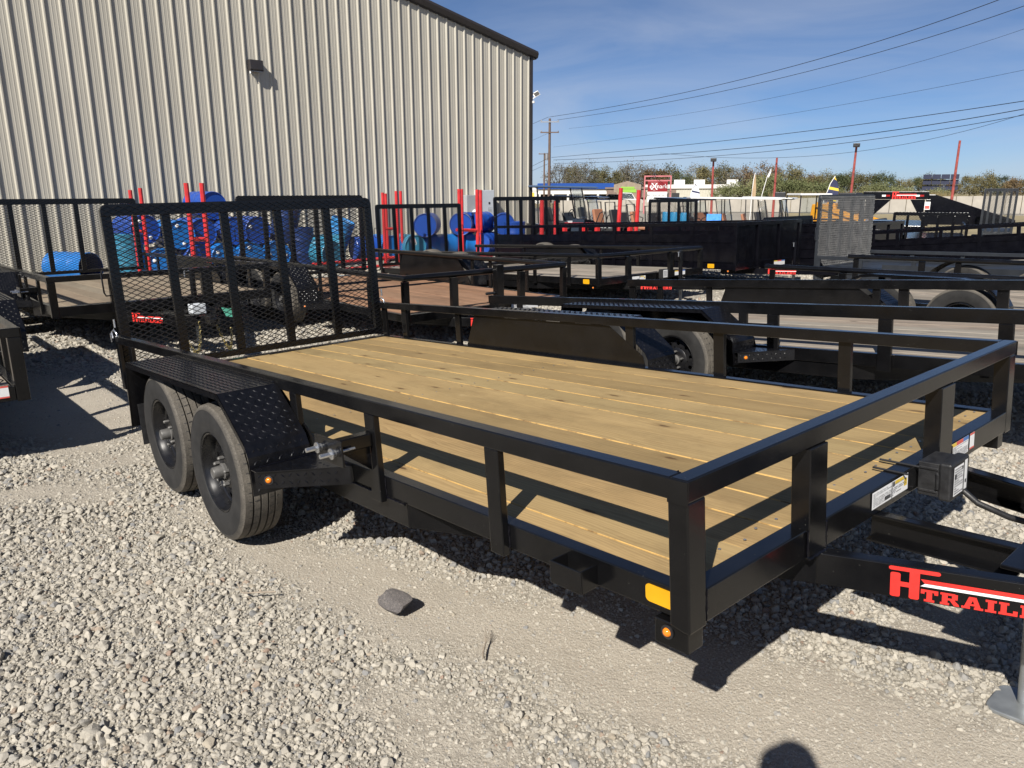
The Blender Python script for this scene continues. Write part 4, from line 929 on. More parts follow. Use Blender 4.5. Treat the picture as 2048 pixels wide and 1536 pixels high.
# red steel racks: pole pairs on a base
M['rackred'] = simple('red_rack_paint', (0.50, 0.028, 0.030), 0.38, 0, 0.15, 8, dirt=((0.30, 0.10, 0.08), 0.3))
def rack(poles, label, cross=(), feet=(), r=0.036):
    o = empty('steel_rack', (poles[0][0][0], poles[0][0][1], 0)); b = Vector(o.location); tag(o, label, 'rack', 'red steel racks')
    for p, q in poles: MB().tube([Vector(p)-b, Vector(q)-b], r, 8).build('upright', 'rackred', o, smooth=40)
    for p, q in cross: MB().tube([Vector(p)-b, Vector(q)-b], r*0.9, 8).build('cross_bar', 'rackred', o, smooth=40)
    for p, q in feet: MB().tube([Vector(p)-b, Vector(q)-b], r*0.95, 8).build('base_bar', 'rackred', o, smooth=40)
    return o
def pole(px, py, X, dz=0.0): a = at(px, py, x=X); return ((X, a.y, 0.02), (X, a.y, a.z+dz))
p1, p2 = pole(260, 380, -14.4), pole(280, 376, -14.4)
rack([p1, p2], 'short red rack with two poles left of the blue barrel stack', [((-14.4, p1[0][1], 0.95), (-14.4, p2[0][1], 0.95))], [((-14.4, p1[0][1], 0.05), (-13.6, p1[0][1], 0.05)), ((-14.4, p2[0][1], 0.05), (-13.6, p2[0][1], 0.05))])
p1, p2 = pole(372, 366, -13.6), pole(403, 366, -13.6)
rack([p1, p2], 'red rack with two thick tall poles before the barrel stack', [((-13.6, p1[0][1], 0.82), (-13.6, p2[0][1], 0.80))], [((-13.6, p1[0][1], 0.05), (-12.8, p1[0][1], 0.05))], 0.045)
ps = [pole(a, b, X) for a, b, X in ((765, 385, -14.5), (771, 387, -15.2), (792, 382, -14.5), (801, 382, -15.2))]
rack(ps, 'red rack of four slim poles behind the middle mesh gate', [((-14.5, ps[0][0][1], 0.82), (-14.5, ps[2][0][1], 0.82)), (ps[0][0][:2]+(0.05,), ps[1][0][:2]+(0.05,))], [((-14.5, 6.2, 0.12), (-14.5, 8.6, 0.16)), ((-13.7, 6.5, 0.05), (-13.9, 8.7, 0.06))])
ps = [pole(a, b, X) for a, b, X in ((918, 378, -14.4), (923, 378, -15.0), (954, 379, -14.4), (961, 380, -15.0))]
rack(ps, 'red rack of four poles in front of the electric cabinets', [((-14.4, ps[0][0][1]-0.1, 0.74), (-14.4, ps[2][0][1], 0.70))], [((-14.4, 9.2, 0.05), (-14.4, 11.2, 0.05))], 0.045)

# ------------------------------------------------------------------ the other trailers
GATE = dict(h=1.1)
t2 = trailer('utility_trailer', 'black two-axle trailer with weathered grey floor right beside the near one', (-0.05, 3.66, 0), 0.082, 0.0, W=2.30, L=5.2, zr=1.012, zd=0.69, zb=0.60, hr=0.085, deck='woodgrey', posts=[(-1.12, -1.03), (-1.93, -1.84), (-2.17, -2.10), (-4.05, -3.98), (-4.75, -4.68), (-5.19, -5.10), (-0.42, -0.34)], axles=(-2.62, -3.42), yw=-0.135)
spare_mount(t2, -1.86, 1.012, 0.69, out=0.12)
t3 = trailer('utility_trailer', 'black trailer with round mudguards third in the near row', (0.9, 7.15, 0), 0.024, 0.0, W=2.25, L=5.05, zr=0.90, zd=0.56, zb=0.47, hr=0.062, rail='pipe', deck='woodgrey', fender='round', axles=(-2.72, -3.55), yw=-0.125, Rr=0.36, posts=[(-4.1, -4.02), (-3.95+0.3, -3.58), (-1.9, -1.83), (-1.0, -0.93), (-4.98, -4.91)], detail=False)
# second row, tongues towards the yard
tB = trailer('utility_trailer', 'black trailer with a brown floor behind the near mesh gate', (-7.75, 0.03, 0), 0.03, 0.0, W=2.30, L=4.95, zr=0.84, zd=0.53, zb=0.44, deck='woodbrown', apex=1.15, gate=dict(h=1.15, z0=0.56, w=2.2, y0=0.05), axles=(-2.15, -2.95), posts=[(-0.62, -0.55), (-1.35, -1.28), (-1.75, -1.68), (-3.6, -3.53), (-4.3, -4.23), (-4.94, -4.87)])
spare_mount(tB, -0.58, 0.84, 0.53)
tC = trailer('utility_trailer', 'black pipe-rail trailer with a reddish wood floor', (-5.70, 2.86, 0), 0.015, 0.0, W=2.38, L=4.6, zr=0.815, zd=0.40, zb=0.32, hr=0.066, rail='pipe', deck='woodred', apex=0.5, fposts=[(0.62, 0.70), (1.60, 1.68)], gate=dict(h=1.22, z0=0.45, w=2.1, y0=0.14), axles=(-2.5, -3.3), yw=-0.13, lower=False, posts=[(-0.75, -0.70), (-1.5, -1.45), (-1.9, -1.85), (-3.75, -3.70), (-4.58, -4.53)], jack=False)
MB().box(0.05, 0.13, 1.15, 1.25, 0.10, 0.86).build('jack_post', 'black', tC, bevel=0.006)
MB().tube([(0.09, 1.14, 0.55), (0.09, 1.06, 0.55), (0.09, 1.02, 0.55)], 0.016, 8).build('jack_handle', 'plastic', tC, smooth=40)
sticker(tC, (0.008, 1.46, 0.315), (0, 1, 0), (0, 0, 1), 0.42, 0.085, s2, ((0.03, 0.04, 0.97, 0.74), 7), 'warning_label')
tD = trailer('utility_trailer', 'black pipe-rail trailer with a pale grey floor and yellow reflector', (-6.25, 6.42, 0), 0.045, 0.0, W=2.45, L=5.8, zr=0.815, zd=0.47, zb=0.38, hr=0.066, rail='pipe', deck='woodgrey', apex=1.2, fposts=[(0.62, 0.70), (1.60, 1.68)], gate=dict(h=1.18, z0=0.50, w=2.05, y0=0.0), axles=(-3.0, -3.82), yw=-0.13, posts=[(-0.62, -0.56), (-1.35, -1.29), (-2.2, -2.14), (-4.3, -4.24), (-5.78, -5.72)])
MB().prism(rounded(-0.32, 0.39, -0.20, 0.455, 0.012), 0.0268, 0.0292, 'xz').build('reflector_sticker', 'yellow', tD); marker_light(tD, Vector((-0.10, 0.0, 0.345)), (0, -1, 0), 0.012)
MB().box(0.02, 0.10, 1.30, 1.45, 0.38, 0.52).build('battery_box', 'plastic', tD, bevel=0.008)
sticker(tD, (0.0, 0.72, 0.39), (0, 1, 0), (0, 0, 1), 0.30, 0.06, s1, 0, 'serial_label'); sticker(tD, (0.0, 1.72, 0.40), (0, 1, 0), (0, 0, 1), 0.26, 0.07, s2, 0, 'warning_label')
sticker(tD, (0.101, 1.31, 0.40), (0, 1, 0), (0, 0, 1), 0.10, 0.11, [], ((0.1, 0.1, 0.9, 0.9), 6), 'case_label')
def panel_trailer(label, loc, al, W, L, zr, zd, zb, bays, gate=None, front=True, apex=1.2, axles=(-2.6, -3.4), step=0.0, name='side_panel'):
    """trailer with solid sheet sides, top rail and posts"""
    r = trailer('utility_trailer', label, loc, al, 0.0, W=W, L=L, zr=zr, zd=zd, zb=zb, hr=0.06, deck=None, mat='black_clean', axles=axles, yw=0.22, fender=None, apex=apex, gate=gate, posts=[(-L*k/bays+0.0 - 0.035, -L*k/bays+0.035) for k in range(1, bays)]+[(-L+0.005, -L+0.08)], lower=False, detail=False, fposts=[(W*0.33-0.04, W*0.33+0.04), (W*0.66-0.04, W*0.66+0.04)])
    for k in range(bays):
        xa, xb = -L*(k+1)/bays+0.036, -L*k/bays-0.036 - (0.03 if k == 0 else 0)
        for yy in (0.012, W-0.016):
            zt_ = zr-0.06-step
            p = MB(); p.box(xa, xb, yy, yy+0.003, zd+0.002, zt_-0.001); p.box(xa, xb, yy-0.010 if yy < 1 else yy+0.0035, yy-0.0005 if yy < 1 else yy+0.012, zd+(zt_-zd)*0.70, zd+(zt_-zd)*0.735); p.build(name, 'black_clean', r)
    if front: MB().box(-0.03, -0.026, 0.073, W-0.073, zd+0.005, zr-0.062).build('front_panel', 'black_clean', r)
    MB().box(-L+0.1, -0.07, 0.085, W-0.085, zd-0.02, zd-0.012).build('floor_sheet', 'black_clean', r)
    return r
tE = panel_trailer('tall black trailer with solid glossy sheet sides and yellow reflector', (-6.05, 9.48, 0), 0.04, 2.05, 6.15, 1.17, 0.52, 0.40, 7, gate=dict(h=1.13, z0=0.66, w=1.98, y0=0.03), step=0.13)
MB().prism(rounded(-0.56, 0.42, -0.43, 0.49, 0.012), 0.0268, 0.0292, 'xz').build('reflector_sticker', 'yellow', tE); marker_light(tE, Vector((-0.14, 0.0, 0.38)), (0, -1, 0), 0.014)
sticker(tE, (0.012, 1.15, 0.41), (0, 1, 0), (0, 0, 1), 0.35, 0.08, s2, 0, 'warning_label')
tF = panel_trailer('long black trailer with sheet sides beyond the grey mesh gate', (-1.0, 13.5, 0), 0.092, 2.1, 6.9, 1.33, 0.86, 0.72, 5, gate=dict(h=0.85, z0=0.90, w=2.05, y0=0.02), axles=(-3.4, -4.2), step=0.15, apex=1.3)
# bare black trailer frame with mesh gate standing behind the tall one
tH = panel_trailer('black sheet-sided trailer half hidden behind the tall black one', (-6.4, 14.6, 0), 0.03, 2.1, 5.6, 1.0, 0.5, 0.4, 5, gate=dict(h=1.0, z0=0.62, w=2.1, y0=0.0))
# grey trailer with a grey gate
tG = trailer('utility_trailer', 'grey painted trailer with a tall grey mesh gate', (0.2, 10.65, 0), 0.03, 0.0, W=2.0, L=5.5, zr=0.78, zd=0.60, zb=0.50, deck=None, mat='greymetal', axles=(-2.6, -3.4), fender=None, yw=0.2, Rr=0.26, gate=dict(h=1.36, z0=0.40, w=1.95, y0=0.02, mat='greymetal', meshmat='greymetal', bars=4, tw=0.09, vertical=True), tongue_logo=False, jack=False)
MB().box(-5.3, -0.1, 0.09, 1.91, 0.585, 0.605).build('floor_sheet', 'greymetal', tG); MB().add([(-4.2, -0.26, 0.62), (-1.6, -0.26, 0.78), (-1.6, 0.03, 0.82), (-4.2, 0.03, 0.64)], [(0, 1, 2, 3)]).box(-4.3, -1.5, -0.28, -0.262, 0.55, 0.70).build('mudguard', 'greymetal', tG)
# trailer on the left edge
tA = trailer('utility_trailer', 'black mesh-sided trailer corner cut off by the left edge', (-4.46, -3.0, 0), 0.02, 0.0, W=2.31, L=4.6, zr=0.86, zd=0.50, zb=0.42, deck='woodgrey', apex=0.9, axles=(-2.4, -3.2), gate=None, jack=False, tongue_logo=False, fposts=[(0.62, 0.70), (1.60, 1.68)])
g = mesh_panel(2.1, 0.28).build('expanded_metal', 'mesh', tA); g.location = (-0.058, 0.1, 0.52); g['kind'] = 'stuff'
sticker(tA, (0.0012, 2.10, 0.44), (0, 1, 0), (0, 0, 1), 0.10, 0.075, [(0.0, 0.86, 1.0, 1.0, 'inkred'), (0.0, 0.0, 1.0, 0.12, 'inkred')], 0, 'small_label')
# chains and paper tag at the second-row trailer's coupler
M['chain'] = simple('yellow_zinc_chain', (0.48, 0.40, 0.18), 0.3, 0.85, 0.2, 40); M['tagpaper'] = simple('green_paper_tag', (0.12, 0.50, 0.36), 0.7)
for s in (-1, 1):
    mb = MB(); n = 26
    for k in range(n):
        u = k/(n-1); p = Vector((1.06+0.10*math.sin(u*3.1), 1.15+s*0.07+s*0.16*u, 0.40-0.30*math.sin(u*math.pi*0.86))); a = k*1.5708
        mb.tube([p+Vector((0.012*math.cos(q)*math.cos(a), 0.012*math.cos(q)*math.sin(a), 0.017*math.sin(q))) for q in [6.2832*j/7 for j in range(8)]], 0.0042, 5, caps=False)
    mb.build('safety_chain', 'chain', tB)
MB().add([(1.24, 1.24, 0.52), (1.25, 1.36, 0.50), (1.23, 1.40, 0.40), (1.24, 1.28, 0.43)], [(0, 1, 2, 3)]).build('paper_tag', 'tagpaper', tB)
MB().box(1.0, 1.12, 1.0, 1.14, 0.46, 0.56).build('battery_box', 'elec2', tB, bevel=0.01)

# ------------------------------------------------------------------ far side of the yard
def base(px, d, py=400):
    p = at(px, py, d=d); return Vector((p.x, p.y, -float(drop(np.array(p.y)))))
def top_z(px, py, d): return at(px, py, d=d).z
VIEW = math.atan2(fw.y, fw.x)
def facing(p): return math.atan2(CAM.y-p.y, CAM.x-p.x)
M['cartseat'] = simple('black_vinyl_seat', (0.02, 0.02, 0.022), 0.55); M['tanseat'] = simple('tan_vinyl_seat', (0.30, 0.13, 0.07), 0.6)
M['cartwhite'] = simple('white_gelcoat', (0.70, 0.70, 0.69), 0.3); M['cartblue'] = simple('blue_tarp_top', (0.05, 0.09, 0.17), 0.6); M['cartgreen'] = simple('green_body_paint', (0.03, 0.16, 0.05), 0.4)
M['mowgrey'] = simple('grey_engine_cover', (0.30, 0.31, 0.32), 0.5); M['turq'] = simple('blue_wrapped_roll', (0.03, 0.22, 0.42), 0.4); M['glass'] = lens_mat('tinted_glass', (0.75, 0.8, 0.8)); M['glass'].node_tree.nodes['Principled BSDF'].inputs['Transmission Weight'].default_value = 1.0; M['glass'].node_tree.nodes['Principled BSDF'].inputs['IOR'].default_value = 1.02
small_tyre = MB().lathe([(0.10, -0.08), (0.16, -0.095), (0.22, -0.09), (0.235, -0.06), (0.235, 0.06), (0.22, 0.09), (0.16, 0.095), (0.10, 0.08)], 24, 'y').lathe([(0.10, -0.08), (0.0, -0.05)], 24, 'y').lathe([(0.10, 0.08), (0.0, 0.05)], 24, 'y').mesh('wheel', 'ink', 40)
def golf_cart(px, d, label, roof='cartwhite', body='black_clean', seat='cartseat', turn=1.5, seats=1):
    p = base(px, d); o = empty('golf_cart', p, facing(p)+turn); tag(o, label, 'golf cart', 'golf carts at the far side of the yard')
    L = 2.3+0.8*(seats-1)
    MB().prism([(-L/2, 0.28), (L/2, 0.28), (L/2, 0.55), (L/2-0.25, 0.78), (L/2-0.55, 0.82), (L/2-0.62, 0.36), (-0.1, 0.36), (-0.1, 0.62), (-L/2, 0.70)], -0.55, 0.55, 'xz').build('body', body, o, bevel=0.02)
    for k in range(seats):
        x = 0.0-0.8*k
        MB().box(x-0.45, x+0.08, -0.5, 0.5, 0.63, 0.76).build('seat', seat, o, bevel=0.03); MB().bar((x-0.42, 0, 0.78), (x-0.54, 0, 1.18), 1.0, 0.10, (1, 0, 0.2)).build('seat_back', seat, o, bevel=0.03)
    MB().prism([(-L/2+0.05, 1.84), (L/2-0.2, 1.80), (L/2-0.1, 1.76), (L/2-0.2, 1.74), (-L/2+0.05, 1.78)], -0.58, 0.58, 'xz').build('roof', roof, o, bevel=0.02)
    for sx, ex in ((L/2-0.45, L/2-0.30), (-L/2+0.25, -L/2+0.2)):
        for s in (-0.52, 0.52): MB().tube([(sx, s, 0.7), (ex if sx < 0 else sx-0.22, s, 1.78)], 0.022, 6).build('roof_strut', 'ink', o)
    MB().bar((L/2-0.42, 0, 0.85), (L/2-0.62, 0, 1.70), 1.0, 0.008, (1, 0, 0.3)).build('windscreen', 'glass', o)
    MB().tube([(L/2-0.60, 0.25, 0.8), (L/2-0.72, 0.25, 1.0)], 0.02, 6).tube([(L/2-0.73+0.05*math.cos(a), 0.25+0.17*math.sin(a), 1.0+0.10*math.cos(a)) for a in [6.2832*k/10 for k in range(11)]], 0.014, 5).build('steering_wheel', 'ink', o)
    for x in (-L/2+0.38, L/2-0.38):
        for s in (-0.5, 0.5): put('wheel', small_tyre, o, loc=(x, s, 0.235))
    return o
def mower(px, d, label, turn=1.2, seat='cartseat'):
    p = base(px, d); o = empty('riding_mower', p, facing(p)+turn); tag(o, label, 'mower', 'red riding mowers in a row')
    MB().prism([(-0.3, 0.12), (0.9, 0.12), (0.95, 0.22), (0.7, 0.32), (-0.3, 0.32)], -0.72, 0.72, 'xz').build('mower_deck', 'rackred', o, bevel=0.03)
    MB().box(-0.95, -0.35, -0.30, 0.30, 0.40, 0.78).build('engine_cover', 'mowgrey', o, bevel=0.08); MB().box(-0.95, 0.95, -0.28, 0.28, 0.30, 0.42).build('chassis', 'ink', o)
    MB().box(-0.30, 0.25, -0.27, 0.27, 0.62, 0.74).build('seat', seat, o, bevel=0.04); MB().bar((-0.30, 0, 0.74), (-0.42, 0, 1.25), 0.52, 0.12, (1, 0, 0.2)).build('seat_back', seat, o, bevel=0.04)
    for s in (-1, 1):
        MB().tube([(0.18, s*0.36, 0.55), (0.36, s*0.34, 1.05), (0.40, s*0.10, 1.10)], 0.018, 6).build('steering_lever', 'ink', o); MB().box(-0.75, 0.05, s*0.42-0.08, s*0.42+0.08, 0.50, 0.62).build('side_tank', 'ink', o, bevel=0.03)
        w = put('drive_wheel', small_tyre, o, loc=(-0.55, s*0.52, 0.30), scale=(1.28, 1.5, 1.28)); put('caster_wheel', small_tyre, o, loc=(1.05, s*0.45, 0.13), scale=0.55)
    MB().tube([(-0.45, -0.36, 0.6), (-0.55, -0.36, 1.5), (-0.55, 0.36, 1.5), (-0.45, 0.36, 0.6)], 0.025, 6).build('roll_bar', 'ink', o)
    return o
golf_cart(1122, 24.5, 'black golf cart with a dark blue top near the building corner', 'cartblue', turn=1.9)
golf_cart(1160, 31, 'green golf cart with black top behind the dark blue topped one', 'black_clean', 'cartgreen', turn=1.2)
golf_cart(1370, 29, 'black golf cart left of the long white cart roof', 'black_clean', turn=0.7, seat='tanseat')
golf_cart(1468, 27, 'white roofed golf cart beside the blue screen', 'cartwhite', 'cartwhite', turn=1.75, seats=2)
golf_cart(1515, 33, 'dark roofed golf cart behind the white roofed one', 'black_clean', turn=1.5, seats=2, seat='tanseat')
golf_cart(1542, 36, 'golf cart with a white rear box roof, rightmost of the carts', 'cartwhite', 'cartwhite', turn=1.3)
golf_cart(1425, 34, 'dark roofed golf cart with tan seats behind the blue screen', 'black_clean', turn=1.0, seat='tanseat')
for i, (px, d, tr, lb) in enumerate(((1185, 27, 1.3, 'riding mower furthest left in the row'), (1213, 28, 0.9, 'riding mower second from the left, beside the left red pole'), (1248, 27.5, 1.1, 'riding mower between the two red poles'), (1262, 31, 0.8, 'riding mower behind the one between the red poles'), (1290, 28, 1.2, 'riding mower right of the right red pole'), (1325, 29, 0.7, 'riding mower behind the blue wrapped rolls'), (1395, 31, 1.2, 'riding mower left of the blue screen'))):
    mower(px, d, lb, tr, 'tanseat' if i % 3 == 1 else 'cartseat')
# red pole frames by the mowers
def far_rack(pxs, d, label, ytop, lean=0.0):
    a, b = base(pxs[0], d), base(pxs[1], d); za, zb_ = top_z(pxs[0]+lean, ytop, d), top_z(pxs[1]+lean, ytop+4, d); t_ = at(pxs[0]+lean, ytop, d=d); t2_ = at(pxs[1]+lean, ytop+4, d=d)
    rack([((a.x, a.y, a.z), (t_.x, t_.y, za)), ((b.x, b.y, b.z), (t2_.x, t2_.y, zb_))], label, [((a.x, a.y, a.z+0.55), (b.x, b.y, b.z+0.55))], r=0.055)
far_rack((1237, 1273), 21, 'red steel rack with two leaning poles in front of the mowers', 376, 5)
far_rack((1084, 1112), 19.5, 'red steel rack inside the view of the left mesh gate of the tall trailer', 398)
for (a, b, lb) in ((1130, 1168, 'long red steel beam lying behind the tall black trailer, left piece'), (1172, 1196, 'long red steel beam lying behind the tall black trailer, middle piece'), (1232, 1262, 'long red steel beam lying behind the tall black trailer, right piece')):
    p, q = base(a, 20.5), base(b, 20.5); z = top_z(a, 449, 20.5)
    o = MB().bar((0, 0, 0), (q-p), 0.10, 0.10).build('steel_beam', 'rackred'); o.location = (p.x, p.y, z); tag(o, lb, 'beam', 'red steel beams')
    for k, c in enumerate((p, q)): MB().box(-0.05, 0.05, -0.05, 0.05, c.z-z, -0.05).build('support_leg', 'rackred', o).location = (c.x-p.x, c.y-p.y, 0)
for i, (px, lb) in enumerate(((1335, 'leftmost of three blue wrapped rolls'), (1351, 'middle of three blue wrapped rolls'), (1371, 'blue wrapped roll with a white foot, rightmost of three'))):
    p = base(px, 24); o = empty('wrapped_roll', p); tag(o, lb+' standing by the mowers', 'roll', 'blue wrapped rolls')
    zt = top_z(px, 419, 24); zb_ = 0.62
    MB().lathe([(0.0, zb_), (0.13, zb_), (0.135, zb_+0.05), (0.135, zt-0.05), (0.12, zt), (0.0, zt)], 20, 'z').build('wrap', 'turq', o, smooth=40); MB().box(-0.14, 0.14, -0.14, 0.14, -p.z*0, zb_).build('stand', 'white' if i == 2 else 'ink', o)
p = base(1430, 24); o = empty('screen_box', p, facing(p)); tag(o, 'black cabinet with a sloping bright blue panel', 'cabinet')
M['bluepanel'] = simple('bright_blue_panel', (0.03, 0.21, 0.62), 0.3)
MB().box(-0.25, 0.12, -0.24, 0.24, 0.0, 1.02).build('case', 'ink', o, bevel=0.02); MB().bar((0.22, 0, 0.86), (0.06, 0, 1.12), 0.42, 0.015, (1, 0, 0.5)).build('panel', 'bluepanel', o)

# gooseneck trailer with the logo, and far grey gate
p = base(1790, 30); gn = empty('gooseneck_trailer', p, facing(p)); tag(gn, 'black gooseneck trailer with a red and white logo on its raised neck', 'trailer')
w = 1.02; zt = top_z(1790, 383, 30)-p.z
MB().box(0.0, 0.10, -w, w, zt-0.26, zt).build('neck_beam', 'black_clean', gn, bevel=0.01)
for s in (-1, 1):
    MB().box(-0.02, 0.14, s*w-0.07, s*w+0.07, zt-1.15, zt-0.262).build('neck_post', 'black_clean', gn, bevel=0.01)
MB().prism([(-w+0.1, zt-0.27), (-w+0.9, zt-0.27), (-w+0.25, zt-0.95), (-w+0.1, zt-0.95)], 0.02, 0.05, 'yz').build('gusset', 'black_clean', gn); MB().prism([(w-0.1, zt-0.27), (w-0.55, zt-0.27), (w-0.16, zt-0.95), (w-0.1, zt-0.95)], 0.02, 0.05, 'yz').build('gusset', 'black_clean', gn)
MB().box(-6.0, 0.06, -w, w, zt-1.30, zt-1.152).build('deck_frame', 'black_clean', gn, bevel=0.01)
logo(gn, (0.1022, -0.10, zt-0.255), (0, 1, 0), (0, 0, 1), 0.25, wide=1.0)
for yy in (-0.42, 0.62): MB().box(0.101, 0.106, yy, yy+0.12, zt-0.17, zt-0.11).box(0.101, 0.106, yy+0.13, yy+0.25, zt-0.17, zt-0.11, 1).build('reflector_strip', ['white', 'redlens'], gn)
sticker(gn, (0.142, w-0.10, zt-0.60), (0, 1, 0), (0, 0, 1), 0.17, 0.26, [(0.1, 0.1, 0.9, 0.5, 'inkred')], 0, 'label')
MB().prism([(w, zt-0.10), (w+0.2, zt-0.10), (w+2.6, zt-0.92), (w+2.6, zt-1.10), (w, zt-1.10)], -0.5, 0.0, 'yz').build('folded_ramp', 'black_clean', gn, bevel=0.02)
for x in (-3.0, -4.0):
    for s in (-1, 1): put('wheel', small_tyre, gn, loc=(x, s*0.95, 0.38), scale=1.6)
MB().box(-6, 0, -0.3, 0.3, 0.0, 0.02).build('shadow_strip', 'black_clean', gn)  # flat black strip on the ground, painted shade beneath the trailer
def gate_only(px0, px1, ytop, d, label, mat, h=1.5):
    a, b = base(px0, d), base(px1, d); w_ = (b-a).length; zt_ = top_z(px0, ytop, d)
    o = empty('utility_trailer', (a.x, a.y, a.z), math.atan2(b.y-a.y, b.x-a.x)-math.pi/2); tag(o, label, 'trailer')
    g_ = add_gate(o, 0, 0, w_, zt_-a.z-h, h, mat=mat, meshmat=mat if mat == 'greymetal' else 'mesh', handles=False, vertical=mat == 'greymetal')
    z0 = zt_-a.z-h
    MB().box(-3.5, -0.06, 0, w_, z0, z0+0.10).build('bed', mat, o, bevel=0.01)
    for s in (0.0, w_-0.05): MB().box(-3.5, -0.06, s, s+0.05, z0+0.35, z0+0.41).build('side_rail', mat, o); MB().box(-3.5, -3.44, s, s+0.05, z0+0.1002, z0+0.3498).build('post', mat, o)
    for x in (-1.4, -2.2):
        for s in (-0.12, w_+0.12): put('wheel', small_tyre, o, loc=(x, s, 0.30), scale=1.3)
    return o
gate_only(1966, 2035, 377, 29, 'small grey trailer with a grey mesh gate before the concrete barrier', 'greymetal', 1.45)
mesh_t = gate_only(1790, 1945, 424, 22, 'low black trailer with mesh sides under the gooseneck ramp', 'black_clean', 0.75)

# pickup-sized work machines behind the mesh gate
M['machyel'] = simple('yellow_machine_paint', (0.62, 0.27, 0.015), 0.4)
p = base(1620, 34); o = empty('utility_vehicle', p, facing(p)+0.5); tag(o, 'boxy utility vehicle with white roof and orange hood stripe', 'vehicle')
MB().box(-1.2, 1.2, -0.7, 0.7, 0.45, 1.0).build('body', 'black_clean', o, bevel=0.05); MB().box(-0.7, 0.5, -0.68, 0.68, 1.9, 1.98).build('roof', 'cartwhite', o, bevel=0.03); MB().box(0.45, 0.47, -0.6, 0.6, 1.05, 1.88).build('windscreen', 'glass', o); MB().box(1.201, 1.21, -0.5, 0.5, 0.75, 0.95).build('hood_stripe', 'machyel', o)
for x in (-0.68, 0.48):
    for s in (-0.66, 0.66): MB().tube([(x, s, 1.0), (x, s, 1.9)], 0.03, 6).build('roof_strut', 'ink', o)
for x in (-0.8, 0.8):
    for s in (-0.7, 0.7): put('wheel', small_tyre, o, loc=(x, s, 0.32), scale=1.35)
p = base(1690, 38); o = empty('loader', p, facing(p)+1.3); tag(o, 'yellow compact loader seen through the grey mesh gate', 'loader')
MB().prism([(-1.3, 0.5), (1.0, 0.5), (1.1, 0.9), (0.5, 1.1), (-0.1, 1.15), (-0.2, 1.55), (-1.2, 1.5)], -0.75, 0.75, 'xz').build('body', 'machyel', o, bevel=0.04); MB().box(-0.15, 0.6, -0.55, 0.55, 1.16, 2.0).build('cab', 'ink', o, bevel=0.04); MB().bar((-1.0, 0.8, 1.5), (1.5, 0.8, 0.7), 0.12, 0.2).build('lift_arm', 'machyel', o); MB().bar((-1.0, -0.8, 1.5), (1.5, -0.8, 0.7), 0.12, 0.2).build('lift_arm', 'machyel', o)
MB().prism([(1.4, 0.25), (2.0, 0.2), (2.05, 0.3), (1.6, 0.9), (1.4, 0.85)], -0.9, 0.9, 'xz').build('bucket', 'ink', o)
for x in (-0.75, 0.65):
    for s in (-0.78, 0.78): put('wheel', small_tyre, o, loc=(x, s, 0.40), scale=1.7)
p = base(1561, 40); o = empty('mailbox', p, facing(p)); tag(o, 'black box on a thin post right of the golf carts', 'mailbox')
zt = top_z(1561, 384, 40)-p.z; MB().box(-0.03, 0.03, -0.03, 0.03, 0, zt-0.3).build('post', 'ink', o); MB().box(-0.15, 0.15, -0.28, 0.22, zt-0.3, zt).build('box', 'ink', o, bevel=0.03)

# ------------------------------------------------------------------ sign, poles, wires
M['maroon'] = simple('maroon_sign_face', (0.22, 0.012, 0.016), 0.35, 0, 0.05, 3); M['pinkpaint'] = simple('faded_red_steel', (0.42, 0.13, 0.14), 0.5, 0, 0.15, 4)
p = base(1314, 75); a, b = base(1288, 75), base(1340, 75); w_ = (b-a).length; o = empty('business_sign', p, facing(p)); tag(o, 'maroon and white dealer sign in a faded red frame', 'sign')
zt = top_z(1314, 351, 75)-p.z; px2m = w_/52.0
for s in (-1, 1): MB().box(-0.06, 0.06, s*w_/2-0.06, s*w_/2+0.06, 0, zt).build('post', 'pinkpaint', o)
MB().box(-0.05, 0.05, -w_/2+0.061, w_/2-0.061, zt-0.12, zt).build('top_rail', 'pinkpaint', o); MB().box(-0.05, 0.05, -w_/2+0.061, w_/2-0.061, zt-0.52, zt-0.40).build('top_rail', 'pinkpaint', o)
f = MB().box(-0.12, 0.10, -0.92, 0.92, zt-1.48, zt-0.53).build('sign_panel', 'maroon', o, bevel=0.01); f2 = MB().box(-0.12, 0.10, -0.92, 0.92, zt-2.45, zt-1.49).build('letter_board', 'white', o, bevel=0.01)
text('lettering', 'e', 0.62, 'white', f, frame4((0.106, -0.60, zt-1.00), (0, 1, 0), (0, 0, 1))); text('lettering', 'X', 0.92, 'white', f, frame4((0.107, -0.30, zt-1.03), (0, 1, 0), (0, 0, 1))); text('lettering', 'mark', 0.56, 'white', f, frame4((0.106, 0.34, zt-1.00), (0, 1, 0), (0, 0, 1)))
MB().tube([(0.108, -0.30+0.33*math.cos(k*0.3927), zt-1.01+0.33*math.sin(k*0.3927)) for k in range(17)], 0.012, 5, caps=False).build('ring', 'white', f)
text('lettering', '380 TRAILER SALES', 0.25, 'ink', f2, frame4((0.106, 0, zt-1.82), (0, 1, 0), (0, 0, 1)), 0.95); text('lettering', 'AND RENTAL', 0.25, 'ink', f2, frame4((0.106, 0, zt-2.15), (0, 1, 0), (0, 0, 1)), 0.95)
M['polewood'] = simple('weathered_pole_wood', (0.115, 0.075, 0.055), 0.85, 0, 0.25, 6)
